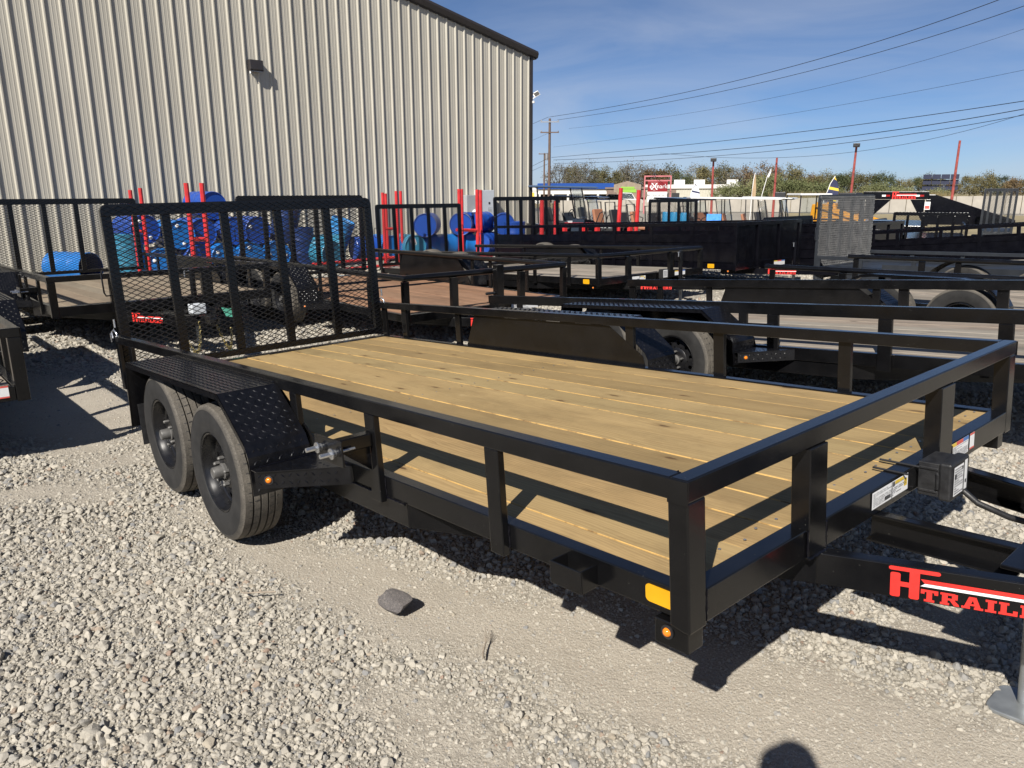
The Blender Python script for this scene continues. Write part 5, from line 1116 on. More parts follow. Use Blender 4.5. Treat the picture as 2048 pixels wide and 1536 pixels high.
def util_pole(px, ytop, d, label, arms, r=0.16):
    p = base(px, d); zt = top_z(px, ytop, d)-p.z; o = empty('utility_pole', p, facing(p)); tag(o, label, 'pole')
    MB().tube([(0, 0, 0), (0, 0, zt*0.5), (0, 0, zt)], r, 10, radii=[r*1.15, r, r*0.8]).build('shaft', 'polewood', o, smooth=40)
    for yy, half, mm in arms:
        z = top_z(px, yy, d)-p.z; MB().box(0.1, 0.22, -half, half, z-0.06, z+0.06).build('cross_arm', mm, o)
        for s in (-0.9, 0.9): MB().lathe([(0.05, 0), (0.07, 0.06), (0.04, 0.16), (0, 0.18)], 8, 'z', (0.16, s*half, z+0.06)).build('insulator', 'galv', o)
    return o, p
poleo, PA = util_pole(1098, 237, 90, 'tall brown utility pole with two cross arms beyond the building corner', ((244, 1.05, 'galv'), (265, 1.05, 'polewood')))
util_pole(1088, 306, 125, 'shorter utility pole with a transformer behind the tall one', ((308, 0.9, 'polewood'),), 0.13)
tp = base(1088, 125); o2 = MB().lathe([(0.0, 0), (0.32, 0.05), (0.32, 1.0), (0.2, 1.1), (0.0, 1.12)], 16, 'z').build('transformer_can', 'galv', bpy.data.objects['utility_pole.001']); o2.location = (0.3, 0.4, top_z(1088, 321, 125)-tp.z)
PB = base(2500, 44); nB = Vector((PB.y-PA.y, -(PB.x-PA.x), 0)).normalized()
M['wire'] = simple('power_line', (0.012, 0.013, 0.016), 0.5)
def on_plane(px, py, off=0.0):
    r = ROT @ Vector(((px-1024)/FPX, (768-py)/FPX, 1.0)); q = PA + nB*off; t_ = (q-CAM).dot(nB)/r.dot(nB); return CAM+r*t_
def wire(pts, r, label, off=0.0, group='power lines strung from the tall pole'):
    (x0, y0), (x1, y1), (x2, y2) = pts; P = []
    for k in range(25):
        x = x0+(x2-x0)*1.18*k/24
        yv = y0*(x-x1)*(x-x2)/((x0-x1)*(x0-x2))+y1*(x-x0)*(x-x2)/((x1-x0)*(x1-x2))+y2*(x-x0)*(x-x1)/((x2-x0)*(x2-x1)); P.append(on_plane(x, yv, off))
    o = MB().tube(P, r, 5, caps=False).build('power_line', 'wire'); tag(o, label, 'wire', group)
wire([(1099, 234), (1527, 148), (1997, 0)], 0.020, 'topmost power line across the sky', 0.5)
wire([(1114, 240), (1520, 166), (2048, 12)], 0.018, 'second power line from the top across the sky', -0.5)
wire([(1138, 257), (1605, 183), (2048, 58)], 0.009, 'thin faint third power line across the sky')
wire([(1107, 294), (1682, 210), (2048, 140)], 0.009, 'thin faint fourth power line across the sky', 0.1)
wire([(1103, 315), (1566, 268), (2048, 202)], 0.019, 'thick fifth power line, upper of the low bundle', 0.3)
wire([(1107, 320), (1566, 288), (2048, 218)], 0.021, 'thick sixth power line, middle of the low bundle', -0.2)
wire([(1107, 327), (1566, 300), (2048, 230)], 0.016, 'lowest power line of the low bundle', -0.4)
wire([(1320, 306), (1480, 316), (2048, 228)], 0.011, 'slack service cable crossing the low bundle', 0.15)
def short_wire(p, q, d0, d1, r, label):
    a, b = at(*p, d=d0), at(*q, d=d1); o = MB().tube([a, (a+b)/2-Vector((0, 0, 0.15)), b], r, 5).build('power_line', 'wire'); tag(o, label, 'wire', 'power lines behind the building corner')
short_wire((1097, 234), (1030, 258), 90, 105, 0.020, 'upper cable running from the tall pole behind the building'); short_wire((1097, 266), (1030, 292), 90, 105, 0.012, 'middle cable running from the tall pole behind the building'); short_wire((1097, 316), (1030, 345), 90, 105, 0.020, 'lower cable running from the tall pole behind the building'); short_wire((1097, 327), (1030, 352), 90, 105, 0.018, 'lowest cable running from the tall pole behind the building')
M['redpole'] = simple('rusty_red_pole', (0.27, 0.055, 0.045), 0.6, 0, 0.3, 5)
def light_pole(px, ytop, pxb, d, label, head=True):
    p = base(pxb, d); q = at(px, ytop, d=d); o = empty('light_pole', p, facing(p)); tag(o, label, 'pole', 'red poles along the far fence')
    loc = Matrix.Rotation(-o.rotation_euler.z, 3, 'Z') @ (q-p); MB().tube([(0, 0, 0), loc*0.5, loc], 0.085, 8, radii=[0.10, 0.085, 0.07]).build('shaft', 'redpole', o, smooth=40)
    if head: MB().box(-0.1, 0.5, -0.22, 0.22, -0.05, 0.2).build('lamp_head', 'ink', o, bevel=0.04).location = loc
light_pole(1427, 322, 1424, 62, 'red pole with a floodlight above the white building')
light_pole(1554, 315, 1548, 62, 'bare red pole above the pale bushes', False)
light_pole(1713, 293, 1700, 60, 'leaning red pole with a floodlight right of the pale bushes')
light_pole(1920, 281, 1903, 60, 'bare leaning red pole before the concrete barrier', False)
M['flagnavy'] = simple('navy_flag_cloth', (0.02, 0.025, 0.07), 0.8); M['flagyel'] = simple('yellow_flag_cloth', (0.62, 0.45, 0.04), 0.8); M['flagwhite'] = simple('white_flag_cloth', (0.62, 0.63, 0.66), 0.8); M['flagtan'] = simple('tan_flag_cloth', (0.34, 0.24, 0.14), 0.8)
def feather_flag(px, ytop, d, label, mats, h, lean=0.5, wid=0.62):
    p = base(px, d); zt = top_z(px, ytop, d)-p.z; o = empty('feather_flag', p, facing(p)); tag(o, label, 'flag', 'feather flags')
    pole_ = [(0, -lean*0.9, 0), (0, -lean*0.75, zt*0.5), (0, -lean*0.3, zt*0.85), (0, 0.05, zt)]
    MB().tube(pole_, 0.025, 6).build('pole', 'white', o, smooth=40)
    mb = MB(); n = 10; pts = []
    for k in range(n+1):
        u = k/n; z = zt-h*(1-u); yl = np.interp(z, [c[2] for c in pole_], [c[1] for c in pole_]); ww = wid*(1-u**3)+0.03; pts.append(((0.03*math.sin(6*u), yl, z), (0.05*math.sin(5*u+1), yl+ww, z-0.12)))
    for k in range(n): mb.add([pts[k][0], pts[k][1], pts[k+1][1], pts[k+1][0]], [(0, 1, 2, 3)], 1 if (k % 4 == 1 and len(mats) > 1) else 0)
    mb.build('cloth', mats, o)
feather_flag(1388, 366, 55, 'white and navy feather flag left of the carts', ['flagwhite', 'flagnavy'], 1.2)
feather_flag(1505, 346, 58, 'slim tan feather flag above the cart roofs', ['flagtan'], 1.7, 0.1, 0.22)
feather_flag(1536, 338, 60, 'bare bending white flag pole right of the tan flag', ['flagwhite'], 0.5, 0.6, 0.05)
feather_flag(1664, 352, 50, 'navy and yellow feather flag beside the grey mesh gate', ['flagnavy', 'flagyel'], 1.5, 0.6)

# ------------------------------------------------------------------ barrier, shops, trees
M['concrete'] = simple('old_concrete', (0.36, 0.33, 0.28), 0.85, 0, 0.12, 1.2, 0.2, dirt=((0.22, 0.20, 0.17), 0.4))
bar_o = empty('concrete_barrier'); tag(bar_o, 'long pale concrete road barrier across the far side', 'barrier')
prev = None
for k in range(34):
    px = 1120+k*33; a, b = base(px, 82+0.1*k), base(px+33, 82+0.1*(k+1)); zt = top_z(px, 401-0.0107*(px-1120), 82+0.1*k); d_ = (b-a).normalized()
    MB().bar(Vector((a.x, a.y, (a.z+zt)/2))+d_*0.02, Vector((b.x, b.y, (b.z+zt)/2))-d_*0.02, 0.30, zt-a.z).build('segment', 'concrete', bar_o, bevel=0.03)
M['asphalt'] = simple('road_asphalt', (0.10, 0.10, 0.10), 0.9, 0, 0.1, 0.6); M['drygrass'] = simple('dry_grass_ground', (0.26, 0.215, 0.12), 0.95, 0, 0.3, 0.5)
q = [base(900, 88), base(2400, 88), base(2600, 106), base(800, 106)]; road = MB().add([(v_.x, v_.y, v_.z+0.008) for v_ in q], [(0, 1, 2, 3)]).build('road', 'asphalt'); tag(road, kind='structure')
q = [base(850, 107), base(2500, 107), base(2700, 900), base(700, 900)]; fld = MB().add([(v_.x, v_.y, v_.z+0.008) for v_ in q], [(0, 1, 2, 3)]).build('field', 'drygrass'); tag(fld, kind='structure')
q = [base(1600, 40), base(2300, 40), base(2300, 80), base(1560, 80)]; vg = MB().add([(v_.x, v_.y, v_.z+0.008) for v_ in q], [(0, 1, 2, 3)]).build('verge', 'drygrass'); tag(vg, kind='structure')
M['shopwhite'] = simple('white_shop_wall', (0.62, 0.61, 0.58), 0.7, 0, 0.06, 0.6); M['blueroof'] = simple('blue_metal_roof', (0.022, 0.075, 0.30), 0.4, 0, 0.08, 0.5); M['shopbrown'] = simple('brown_stone_wall', (0.17, 0.125, 0.10), 0.8, 0, 0.2, 1.5); M['shopgreen'] = simple('lime_green_lettering', (0.22, 0.42, 0.05), 0.6); M['beige'] = simple('beige_ribbed_wall', (0.44, 0.42, 0.35), 0.7, 0, 0.06, 1)
def shop(px0, px1, d, label, name='shop_building'):
    a, b = base(px0, d), base(px1, d); o = empty(name, a, math.atan2(b.y-a.y, b.x-a.x)); tag(o, label, 'building'); return o, (b-a).length, a.z
def Z(py, px, d, z0): return top_z(px, py, d)-z0
o, w_, z0 = shop(1076, 1226, 140, 'white shop with a blue roof and open bays')
e, ridge = Z(378, 1150, 140, z0), Z(366, 1150, 140, z0)
MB().box(0, w_, 2.0, 8, 0, e).build('wall', 'shopwhite', o); MB().box(0, w_, 0.3, 0.5, e-0.9, e-0.02).build('fascia', 'shopwhite', o)
MB().add([(-0.3, 0, e), (w_+0.3, 0, e), (w_+0.3, 4.5, ridge), (-0.3, 4.5, ridge), (-0.3, 9, e), (w_+0.3, 9, e)], [(0, 1, 2, 3), (3, 2, 5, 4)]).build('roof', 'blueroof', o)
for k in range(6): MB().box(w_*k/5-0.15+0.3*(k == 0)-0.3*(k == 5), w_*k/5+0.15+0.3*(k == 0)-0.3*(k == 5), 0.3, 0.6, 0, e-0.91).build('column', 'shopwhite', o)
for k in range(5): MB().box(w_*(k+0.12)/5, w_*(k+0.88)/5, 1.93, 1.99, 0.1, e-1.0).build('bay_shade', 'ink', o)  # black panels painting the shade inside the open bays
MB().box(-2.4, -0.1, 0.2, 6, 0, e-0.3).add([(-2.6, 0.1, e-0.3), (0, 0.1, e-0.3), (-1.3, 0.1, e+0.9), (-2.6, 6, e-0.3), (0, 6, e-0.3), (-1.3, 6, e+0.9)], [(0, 1, 2), (3, 5, 4), (0, 2, 5, 3), (1, 4, 5, 2)]).build('gable_wing', 'shopwhite', o); MB().box(-1.9, -0.7, 0.12, 0.19, e-1.6, e-0.6).build('window', 'inkyel', o)
M['shoptan'] = simple('tan_stone_front', (0.25, 0.20, 0.15), 0.85, 0, 0.2, 2)
o, w_, z0 = shop(1213, 1292, 135, 'brown stone shop with a green sign on its front gable')
e = Z(378, 1250, 135, z0); g2 = Z(362, 1250, 135, z0); cx = w_*0.52
MB().box(0, w_, 0.5, 7, 0, e).build('wall', 'shopbrown', o); MB().prism([(cx-2.3, 0.0), (cx+2.3, 0.0), (cx+2.3, g2-0.6), (cx, g2), (cx-2.3, g2-0.6)], 0.0, 0.5, 'xz').build('gable_front', 'shoptan', o); MB().box(-0.3, w_+0.3, 0.3, 7.2, e+0.01, e+0.3).build('roof', 'shopbrown', o)
MB().box(cx-1.5, cx+1.5, -0.06, -0.005, g2-1.9, g2-1.35).box(cx-1.1, cx+1.2, -0.06, -0.005, g2-1.30, g2-0.95).build('shop_sign', 'shopgreen', o)
for s in (cx-3.6, cx+2.4): MB().prism([(s, e-1.4), (s+1.9, e-1.4), (s+1.7, e-0.5), (s+0.2, e-0.5)], -0.9, 0.45, 'xz').build('awning', 'shopbrown', o)
MB().box(cx-0.9, cx+0.9, -0.05, -0.005, 0.1, 2.2).build('door', 'ink', o)
o, w_, z0 = shop(1292, 1475, 150, 'long low white roofed building behind the dealer sign')
e = Z(377, 1400, 150, z0); r_ = Z(369, 1400, 150, z0)
MB().box(0, w_, 0, 9, 0, e).build('wall', 'beige', o); MB().box(-0.2, w_+0.2, -0.3, 9, e+0.01, r_).build('roof_band', 'shopwhite', o); MB().box(0.2, w_*0.33, -0.05, -0.01, 0.1, e-0.2).build('brown_front', 'shopbrown', o)
for u in (0.02, 0.14, 0.26): MB().box(w_*u+0.4, w_*u+1.8, -0.09, -0.055, 0.1, e-0.8).build('doorway', 'ink', o)
for u in (0.30, 0.52, 0.88): MB().box(w_*u, w_*u+2.0, 2, 4, r_+0.01, r_+0.9).build('roof_unit', 'shopwhite', o)
for k in range(22): MB().box(w_*0.36+k*w_*0.62/22, w_*0.36+k*w_*0.62/22+0.12, -0.06, -0.01, 0, e-0.05).build('wall_rib', 'beige', o)
def parked_car(px, d, label, mat, h=1.5):
    p = base(px, d); o = empty('parked_car', p, facing(p)+1.57); tag(o, label, 'car', 'cars parked by the shops')
    MB().prism([(-2.2, 0.35), (2.2, 0.35), (2.25, 0.7), (1.9, 0.88), (1.0, 0.95), (0.4, h-0.05), (-1.1, h), (-1.9, 0.98), (-2.2, 0.85)], -0.85, 0.85, 'xz').build('body', mat, o, bevel=0.06)
    for s in (-0.855, 0.852): MB().prism([(0.85, 0.98), (0.35, h-0.12), (-1.05, h-0.08), (-1.6, 1.0)], s, s+0.003, 'xz').build('window', 'glass', o)
    for x in (-1.35, 1.35):
        for s in (-0.8, 0.8): put('wheel', small_tyre, o, loc=(x, s, 0.33), scale=1.4)
M['carnavy'] = simple('navy_car_paint', (0.012, 0.025, 0.07), 0.2, 0, 0.05, 3)
parked_car(1197, 112, 'dark blue car parked before the white bays', 'carnavy'); parked_car(1232, 116, 'dark car parked before the brown shop', 'black_clean', 1.7); parked_car(1258, 120, 'white van-like car parked before the brown shop', 'cartwhite', 1.9)

def leaf_mat(name, a, b, c):
    t = NT(name); oi = t.add('ShaderNodeObjectInfo'); n = t.noise(t.coord(), 1.6, 4)
    col = t.ramp(t.math('ADD', t.math('MULTIPLY', n, 0.75), t.math('MULTIPLY', oi.outputs['Random'], 0.25)), [(0.30, a), (0.52, b), (0.75, c)])
    t.set('Base Color', col).set('Roughness', 0.8).set('Specular IOR Level', 0.2); return t.m
LEAF = [leaf_mat('olive_brown_foliage', (0.075, 0.070, 0.034), (0.125, 0.112, 0.052), (0.185, 0.160, 0.078)), leaf_mat('dark_green_foliage', (0.040, 0.052, 0.024), (0.072, 0.085, 0.038), (0.115, 0.120, 0.055)),
        leaf_mat('rusty_foliage', (0.095, 0.065, 0.036), (0.150, 0.105, 0.055), (0.20, 0.15, 0.08)), leaf_mat('pale_willow_foliage', (0.095, 0.110, 0.045), (0.165, 0.175, 0.080), (0.24, 0.24, 0.125)), leaf_mat('bare_twig_haze', (0.085, 0.078, 0.060), (0.130, 0.118, 0.090), (0.18, 0.16, 0.125))]
M['bark'] = simple('tree_bark', (0.085, 0.075, 0.062), 0.9, 0, 0.25, 6)
def crown_mesh(seed, n, leaf, ell=(1, 1, 1), clumps=24, tight=0.22):
    r = np.random.default_rng(seed); c = []
    while len(c) < clumps:
        q = r.uniform(-1, 1, 3); l = np.linalg.norm(q)
        if 0.35 < l < 1.0 and q[2] > -0.75: c.append(q)
    c = np.array(c); ci_ = r.integers(0, clumps, n); P = c[ci_]*0.82+r.normal(0, 1, (n, 3))*tight*r.uniform(0.5, 1.3, clumps)[ci_][:, None]; P *= np.array(ell)
    u = r.normal(0, 1, (n, 3)); u /= np.linalg.norm(u, axis=1)[:, None]; w_ = np.cross(u, r.normal(0, 1, (n, 3))); w_ /= np.linalg.norm(w_, axis=1)[:, None]
    s = leaf*r.uniform(0.6, 1.4, n)[:, None]; V = np.concatenate([P-u*s, P+w_*s*0.45, P+u*s, P-w_*s*0.45], 0); idx_ = np.arange(n); F = np.stack([idx_, idx_+n, idx_+2*n, idx_+3*n], 1)
    me = bpy.data.meshes.new('crown'); me.from_pydata(V.tolist(), [], F.tolist()); return me
def limb_mesh(seed, bare=False):
    r = random.Random(seed); mb = MB(); mb.tube([(0, 0, 0), (0.02, 0.01, 0.22), (0.0, 0.02, 0.5)], 0.03, 7, radii=[0.032, 0.026, 0.018])
    for k in range(9 if bare else 6):
        a = k*2.4+r.random(); z0 = 0.2+0.04*k; L_ = r.uniform(0.25, 0.45); p0 = Vector((0.01, 0.01, z0)); p1 = p0+Vector((math.cos(a)*L_*0.5, math.sin(a)*L_*0.5, L_*0.55)); p2 = p1+Vector((math.cos(a+0.3)*L_*0.25, math.sin(a+0.3)*L_*0.25, L_*0.45))
        mb.tube([p0, p1, p2], 0.01, 5, radii=[0.013, 0.008, 0.003])
        if bare:
            for j in range(5):
                b_ = a+r.uniform(-1.2, 1.2); q0 = p0.lerp(p2, r.uniform(0.3, 1)); mb.tube([q0, q0+Vector((math.cos(b_)*0.10, math.sin(b_)*0.10, 0.12)), q0+Vector((math.cos(b_)*0.16, math.sin(b_)*0.16, 0.22))], 0.004, 4, radii=[0.005, 0.003, 0.001])
    return mb.mesh('trunk', 'bark')
crowns = [[crown_mesh(40+k*7+j, 5200 if k != 4 else 2600, 0.042 if k != 4 else 0.036, (1, 1, 0.95), 26+5*j, 0.165) for j in range(3)] for k in range(5)]
for k, g_ in enumerate(crowns):
    for me in g_: me.materials.append(LEAF[k])
limbs = [limb_mesh(3), limb_mesh(4), limb_mesh(5, True)]
def tree(px, ytop, d, kind, label, wide=1.0, group='trees along the far field', name='tree'):
    p = base(px, d); h = top_z(px, ytop, d)-p.z; o = empty(name, p, random.uniform(0, 6.28)); tag(o, label, 'tree', group)
    put('trunk', limbs[2 if kind == 4 else random.randrange(2)], o, scale=(h*0.85, h*0.85, h*0.92)); cw = h*0.50*wide
    put('crown', random.choice(crowns[kind]), o, loc=(0, 0, h-cw*0.80), rot=(0, 0, random.uniform(0, 6.28)), scale=(cw, cw, cw*0.92))
LBL = {0: 'olive brown tree', 1: 'dark green tree', 2: 'rust coloured tree', 3: 'pale green willowy bush', 4: 'nearly bare grey tree'}
rows = [(1068, 372, 150, 1, 1.3, 'small dark green tree tight behind the building corner'),
 (1118, 326, 175, 4, 1.0, 'nearly bare grey tree, first right of the utility pole'), (1146, 330, 190, 0, 0.9, 'olive tree second right of the utility pole'), (1168, 325, 180, 4, 1.0, 'nearly bare grey tree above the blue roof'), (1192, 338, 200, 1, 1.0, 'dark green tree above the right half of the blue roof'), (1212, 334, 185, 0, 1.1, 'olive tree above the right end of the blue roof'),
 (1240, 337, 200, 0, 1.0, 'olive tree above the left of the brown shop'), (1258, 325, 190, 4, 1.0, 'tall bare grey tree above the brown shop'), (1286, 328, 200, 4, 1.1, 'bare grey tree left of the dealer sign'), (1310, 333, 190, 2, 1.0, 'rust coloured tree directly above the dealer sign'), (1338, 329, 200, 0, 1.2, 'wide olive tree right of the dealer sign'), (1362, 344, 185, 1, 1.0, 'dark green tree above the white and navy flag'), (1386, 330, 200, 4, 1.1, 'bare grey tree left of the first red pole'), (1410, 331, 190, 0, 1.1, 'olive tree just left of the first red pole'), (1440, 330, 200, 0, 1.0, 'olive tree just right of the first red pole'), (1466, 334, 195, 4, 1.1, 'bare grey tree second right of the first red pole'), (1494, 333, 200, 2, 1.1, 'rust coloured tree behind the tan flag'), (1524, 327, 190, 2, 1.1, 'tall rust coloured tree left of the second red pole'), (1552, 332, 200, 4, 1.1, 'bare grey tree behind the second red pole'), (1584, 330, 185, 0, 1.1, 'rounded olive tree right of the second red pole'), (1614, 344, 200, 2, 1.1, 'low rust coloured tree above the utility vehicle'), (1646, 345, 195, 0, 1.2, 'olive tree behind the navy flag'), (1678, 343, 190, 1, 1.0, 'dark green tree left of the third red pole'), (1704, 344, 200, 0, 1.1, 'olive tree behind the third red pole'), (1736, 346, 190, 0, 1.2, 'olive tree right of the third red pole'), (1764, 344, 180, 1, 1.0, 'dark green tree at the right end of the first wood'), (1800, 357, 210, 0, 1.3, 'low olive tree in the gap above the gooseneck'), (1834, 350, 220, 1, 1.1, 'dark tree right of the gap above the gooseneck'), (1862, 349, 215, 0, 1.1, 'olive tree above the gooseneck ramp'), (1896, 356, 210, 2, 1.1, 'low rust coloured tree left of the fourth red pole'), (1936, 350, 205, 0, 1.1, 'olive tree right of the fourth red pole'), (1964, 346, 200, 0, 1.1, 'rounded olive tree above the small grey gate'), (1994, 352, 205, 1, 1.1, 'dark green tree right of the small grey gate top'), (2024, 352, 200, 2, 1.1, 'rust coloured tree at the right edge of the picture'), (2056, 356, 200, 0, 1.2, 'olive tree cut by the right edge of the picture')]
for (px, yt, d, kd, wd, lb) in rows: tree(px, yt, d, kd, lb, wd)
for (px, yt, d, lb, wd) in ((1450, 368, 110, 'pale green bush above the white cart roof', 1.5), (1478, 362, 112, 'pale green bush left of the tan flag', 1.4), (1530, 348, 108, 'tall pale green bush between tan flag and second red pole', 1.2), (1560, 352, 106, 'tall pale green bush behind the second red pole', 1.2), (1592, 358, 110, 'pale green bush above the mailbox', 1.4), (1626, 362, 108, 'pale green bush above the utility vehicle', 1.4), (1660, 366, 112, 'pale green bush behind the navy flag pole', 1.4), (1730, 370, 115, 'pale green bush above the gooseneck neck', 1.4), (1762, 362, 112, 'pale green bush right of the gooseneck logo', 1.2), (1800, 372, 118, 'low pale green bush above the gooseneck ramp', 1.5), (1880, 376, 120, 'low pale green bush left of the fourth red pole', 1.5)):
    tree(px, yt, d, 3, lb, wd, 'pale bushes beyond the barrier', 'bush')
# dry standing grass along the fence
r_ = np.random.default_rng(5); n = 9000; pxs = r_.uniform(1540, 2100, n); ds = r_.uniform(98, 108, n); V = []; F = []
for k in range(n):
    b = base(float(pxs[k]), float(ds[k])); h = r_.uniform(0.9, 2.3)*(1.0 if pxs[k] < 1900 else 0.75); a = r_.uniform(0, 6.28); w_ = 0.05; l = r_.normal(0, 0.18, 2)
    i0 = len(V); V += [(b.x-math.cos(a)*w_, b.y-math.sin(a)*w_, b.z), (b.x+math.cos(a)*w_, b.y+math.sin(a)*w_, b.z), (b.x+l[0]*h, b.y+l[1]*h, b.z+h)]; F.append((i0, i0+1, i0+2))
me = bpy.data.meshes.new('dry_grass'); me.from_pydata(V, [], F); me.materials.append(leaf_mat('dry_grass_blades', (0.15, 0.115, 0.055), (0.23, 0.18, 0.09), (0.30, 0.25, 0.14))); g_ = put('dry_grass', me); tag(g_, 'tall dry grass along the far fence line', 'grass', kind='stuff')
M['solar'] = simple('solar_cells', (0.01, 0.014, 0.035), 0.25); p = base(1884, 150); o = empty('solar_array', p, facing(p)); tag(o, 'dark tilted solar panel array among the far trees', 'solar panel')
for i in range(4):
    for j in range(3): MB().bar((0, -2.6+i*1.35, 2.2+j*0.9), (-0.45, -2.6+i*1.35, 2.95+j*0.9), 1.25, 0.05, (1, 0, 0.5)).build('panel', 'solar', o)
MB().tube([(-0.4, 0, 0), (-0.4, 0, 3.4)], 0.12, 8).build('post', 'galv', o)
# weeds by the second row
wd = MB()
for k in range(60):
    a = random.uniform(0, 6.28); l = random.uniform(0.12, 0.3); wd.tube([(0, 0, 0), (math.cos(a)*l*0.5, math.sin(a)*l*0.5, l*0.5), (math.cos(a)*l, math.sin(a)*l, l*random.uniform(0.4, 0.9))], 0.004, 4)
o = wd.build('weed', 'twig'); o.location = (-4.9, 7.6, 0); tag(o, 'dry weed tuft under the pale grey floored trailer', 'weed')

# ------------------------------------------------------------------ ink stamps and scuffs on the near floor
M['stampink'] = simple('brown_stamp_ink', (0.10, 0.055, 0.032), 0.8, 0, 0.4, 40)
def stamp(x, y, w_, h_, rows, ang=0.0, dens=0.8, seed=1):
    r = random.Random(seed); mb = MB(); ca_, sa_ = math.cos(ang), math.sin(ang)
    for j in range(rows):
        u = -w_/2
        while u < w_/2:
            l = r.uniform(0.004, 0.016)
            if r.random() < dens:
                v0 = -h_/2+h_*(j+0.18)/rows; v1 = -h_/2+h_*(j+0.82)/rows
                q = [(u, v0+r.uniform(-1, 1)*0.002), (u+l, v0+r.uniform(-1, 1)*0.002), (u+l, v1+r.uniform(-1, 1)*0.002), (u, v1)]
                mb.add([(x+a*ca_-b*sa_, y+a*sa_+b*ca_, ZD-0.0022) for a, b in q], [(0, 1, 2, 3)])
            u += l+r.uniform(0.001, 0.006)
    mb.build('ink_stamp', 'stampink', main)
M['scuff'] = simple('pale_scuff', (0.55, 0.50, 0.42), 0.9, 0, 0.2, 30)
def scuff(pts, seed, wmax=0.010):
    r = random.Random(seed); mb = MB()
    for (a, b) in zip(pts[:-1], pts[1:]):
        n = 16
        for k in range(n):
            if r.random() < 0.35: continue
            u = k/n+r.uniform(0, 0.04); cx_, cy_ = a[0]+(b[0]-a[0])*u, a[1]+(b[1]-a[1])*u; l = r.uniform(0.006, 0.022); w_ = r.uniform(0.001, wmax); d = Vector((b[0]-a[0], b[1]-a[1])).normalized(); n_ = Vector((-d.y, d.x)); cx_ += n_.x*r.uniform(-1, 1)*wmax; cy_ += n_.y*r.uniform(-1, 1)*wmax
            mb.add([(cx_-d.x*l, cy_-d.y*l, ZD-0.0021), (cx_+n_.x*w_, cy_+n_.y*w_, ZD-0.0021), (cx_+d.x*l, cy_+d.y*l, ZD-0.0021), (cx_-n_.x*w_, cy_-n_.y*w_, ZD-0.0021)], [(0, 1, 2, 3)])
    mb.build('scuff_mark', 'scuff', main)

# ------------------------------------------------------------------ the photographer: stands behind the viewpoint, in the picture only as a shadow
FH = Vector((math.cos(YAW), math.sin(YAW), 0)); RH = Vector((math.sin(YAW), -math.cos(YAW), 0))
PF = Vector((CAM.x, CAM.y, 0)) - FH*0.08 - RH*0.06; HS = 1.92/1.76
M['skin'] = simple('skin', (0.42, 0.25, 0.18), 0.5, 0, 0.08, 20); M['jacket'] = simple('dark_jacket_cloth', (0.035, 0.040, 0.055), 0.85, 0, 0.15, 30, 0.2); M['jeans'] = simple('blue_jeans_cloth', (0.05, 0.075, 0.13), 0.85, 0, 0.15, 40, 0.2); M['shoe'] = simple('brown_boot', (0.08, 0.05, 0.03), 0.6); M['hair'] = simple('dark_hair', (0.03, 0.02, 0.015), 0.6)
per = empty('person'); tag(per, 'photographer in dark jacket holding a phone, present only as the shadow on the gravel', 'person')
def W_(f, s, z): return PF + FH*f + RH*s + Vector((0, 0, z*HS))
def blob(name, chains, mat, vox=0.013):
    mb = MB()
    for pts, rad in chains:
        P = [W_(*p) if len(p) == 3 and not isinstance(p, Vector) else p for p in pts]; mb.tube(P, 0.1, 14, radii=rad)
        for p, r in ((P[0], rad[0]), (P[-1], rad[-1])): mb.lathe([(0.001, -r), (r*0.7, -r*0.7), (r, 0), (r*0.7, r*0.7), (0.001, r)], 12, 'z', tuple(p))
    o = mb.build(name, mat, per); m_ = o.modifiers.new('remesh', 'REMESH'); m_.mode = 'VOXEL'; m_.voxel_size = vox; m_.use_smooth_shade = True
    s_ = o.modifiers.new('smooth', 'SMOOTH'); s_.iterations = 4; return o
PH = CAM - fw*0.012; up_ = u2; HL = [PH - r2*0.075 - fw*0.012, PH + r2*0.075 - fw*0.012]
arms = []; hands = []
for s, hp in ((-1, HL[0]), (1, HL[1])):
    sh = W_(0.0, s*0.185, 1.40); el = W_(0.06, s*0.31, 1.22); wr = hp - up_*0.085 - fw*0.03 + r2*s*0.035
    arms.append(([sh, sh.lerp(el, 0.5), el], [0.062, 0.055, 0.048])); arms.append(([el, el.lerp(wr, 0.5), wr], [0.048, 0.044, 0.034]))
    hands.append(([wr, wr.lerp(hp, 0.5)+r2*s*0.012, hp+r2*s*0.018-fw*0.012], [0.026, 0.034, 0.026]))
    for k in range(4):
        b0 = hp + r2*s*0.020 - fw*0.010 + up_*(0.020-0.017*k); tip = PH + r2*s*(0.030+0.004*k) - fw*0.022 + up_*(0.030-0.017*k)
        hands.append(([b0, b0.lerp(tip, 0.5)+r2*s*0.012+up_*0.008, tip], [0.0095, 0.009, 0.0078]))
    hands.append(([wr.lerp(hp, 0.45)-r2*s*0.012, hp - r2*s*0.004 - up_*0.030 - fw*0.022, PH + r2*s*0.052 - up_*0.022 - fw*0.024], [0.013, 0.0115, 0.009]))
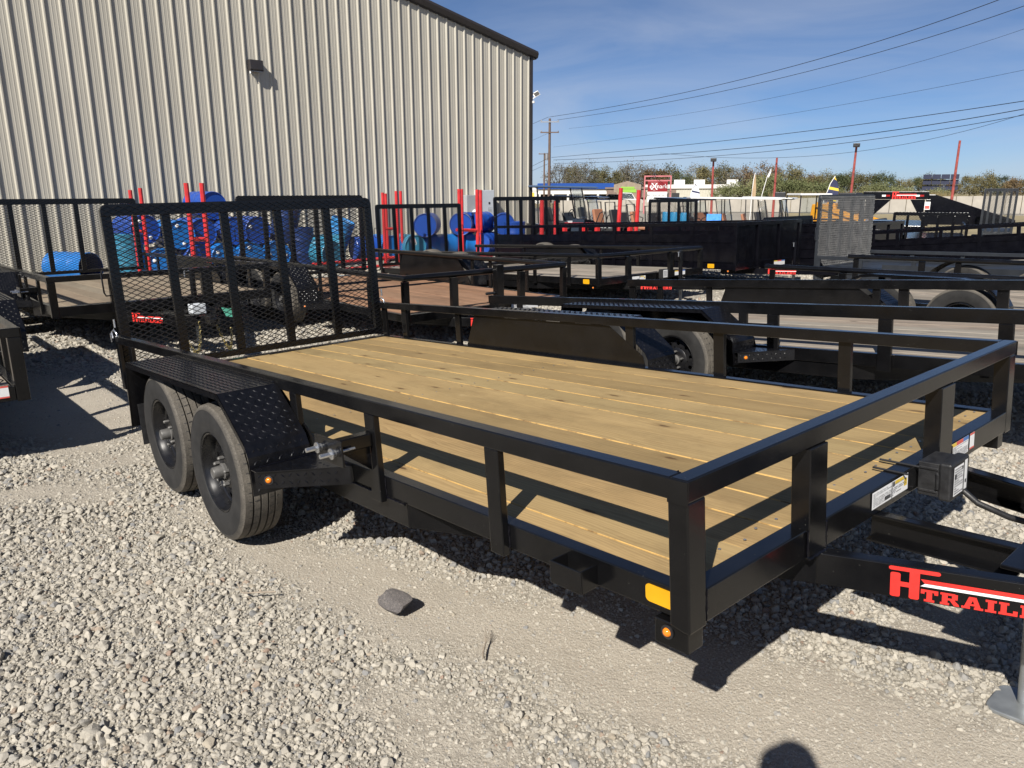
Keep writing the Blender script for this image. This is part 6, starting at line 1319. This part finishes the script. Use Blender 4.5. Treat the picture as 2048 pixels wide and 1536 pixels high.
body = blob('body', [([(0, 0, 1.44), (0.012, 0, 1.50)], [0.055, 0.052]), ([(0.0, 0, 1.545), (0.015, 0, 1.60), (0.0, 0, 1.665), (-0.01, 0, 1.70)], [0.062, 0.078, 0.082, 0.06]), ([(0.085, 0, 1.585), (0.108, 0, 1.578)], [0.014, 0.011]), ([(0.0, -0.084, 1.60), (-0.01, -0.088, 1.625)], [0.013, 0.016]), ([(0.0, 0.084, 1.60), (-0.01, 0.088, 1.625)], [0.013, 0.016])]+hands, 'skin', 0.006)
blob('hair', [([(-0.03, 0, 1.70), (-0.04, 0, 1.66), (-0.045, 0, 1.60)], [0.078, 0.082, 0.065])], 'hair')
blob('jacket', [([(-0.01, 0, 0.88), (0, 0, 1.05), (0, 0, 1.25), (-0.01, 0, 1.40)], [0.155, 0.145, 0.16, 0.10]), ([(-0.01, -0.13, 1.38), (-0.01, 0, 1.41), (-0.01, 0.13, 1.38)], [0.085, 0.09, 0.085])]+arms, 'jacket', 0.014)
blob('trousers', [([(-0.01, 0, 0.92), (-0.01, 0, 0.84)], [0.15, 0.15]), ([(-0.01, -0.09, 0.86), (0.01, -0.11, 0.48), (-0.02, -0.12, 0.07)], [0.095, 0.068, 0.055]), ([(-0.01, 0.09, 0.86), (0.01, 0.11, 0.48), (-0.02, 0.12, 0.07)], [0.095, 0.068, 0.055])], 'jeans', 0.014)
for s in (-1, 1): blob('boot', [([(-0.06, s*0.12, 0.05), (0.06, s*0.125, 0.045), (0.15, s*0.13, 0.035)], [0.045, 0.045, 0.032])], 'shoe', 0.01)
ph = empty('phone'); tag(ph, 'phone held by the photographer, present only as a shadow', 'phone'); ph.matrix_world = Matrix.Translation(PH) @ Matrix((r2, u2, -fw)).transposed().to_4x4()
MB().prism(rounded(-0.078, -0.038, 0.078, 0.038, 0.009), 0.002, 0.0095, 'xy').build('case', 'plastic', ph); MB().prism(rounded(-0.073, -0.034, 0.073, 0.034, 0.006), 0.0096, 0.0102, 'xy').build('screen', 'glass', ph)
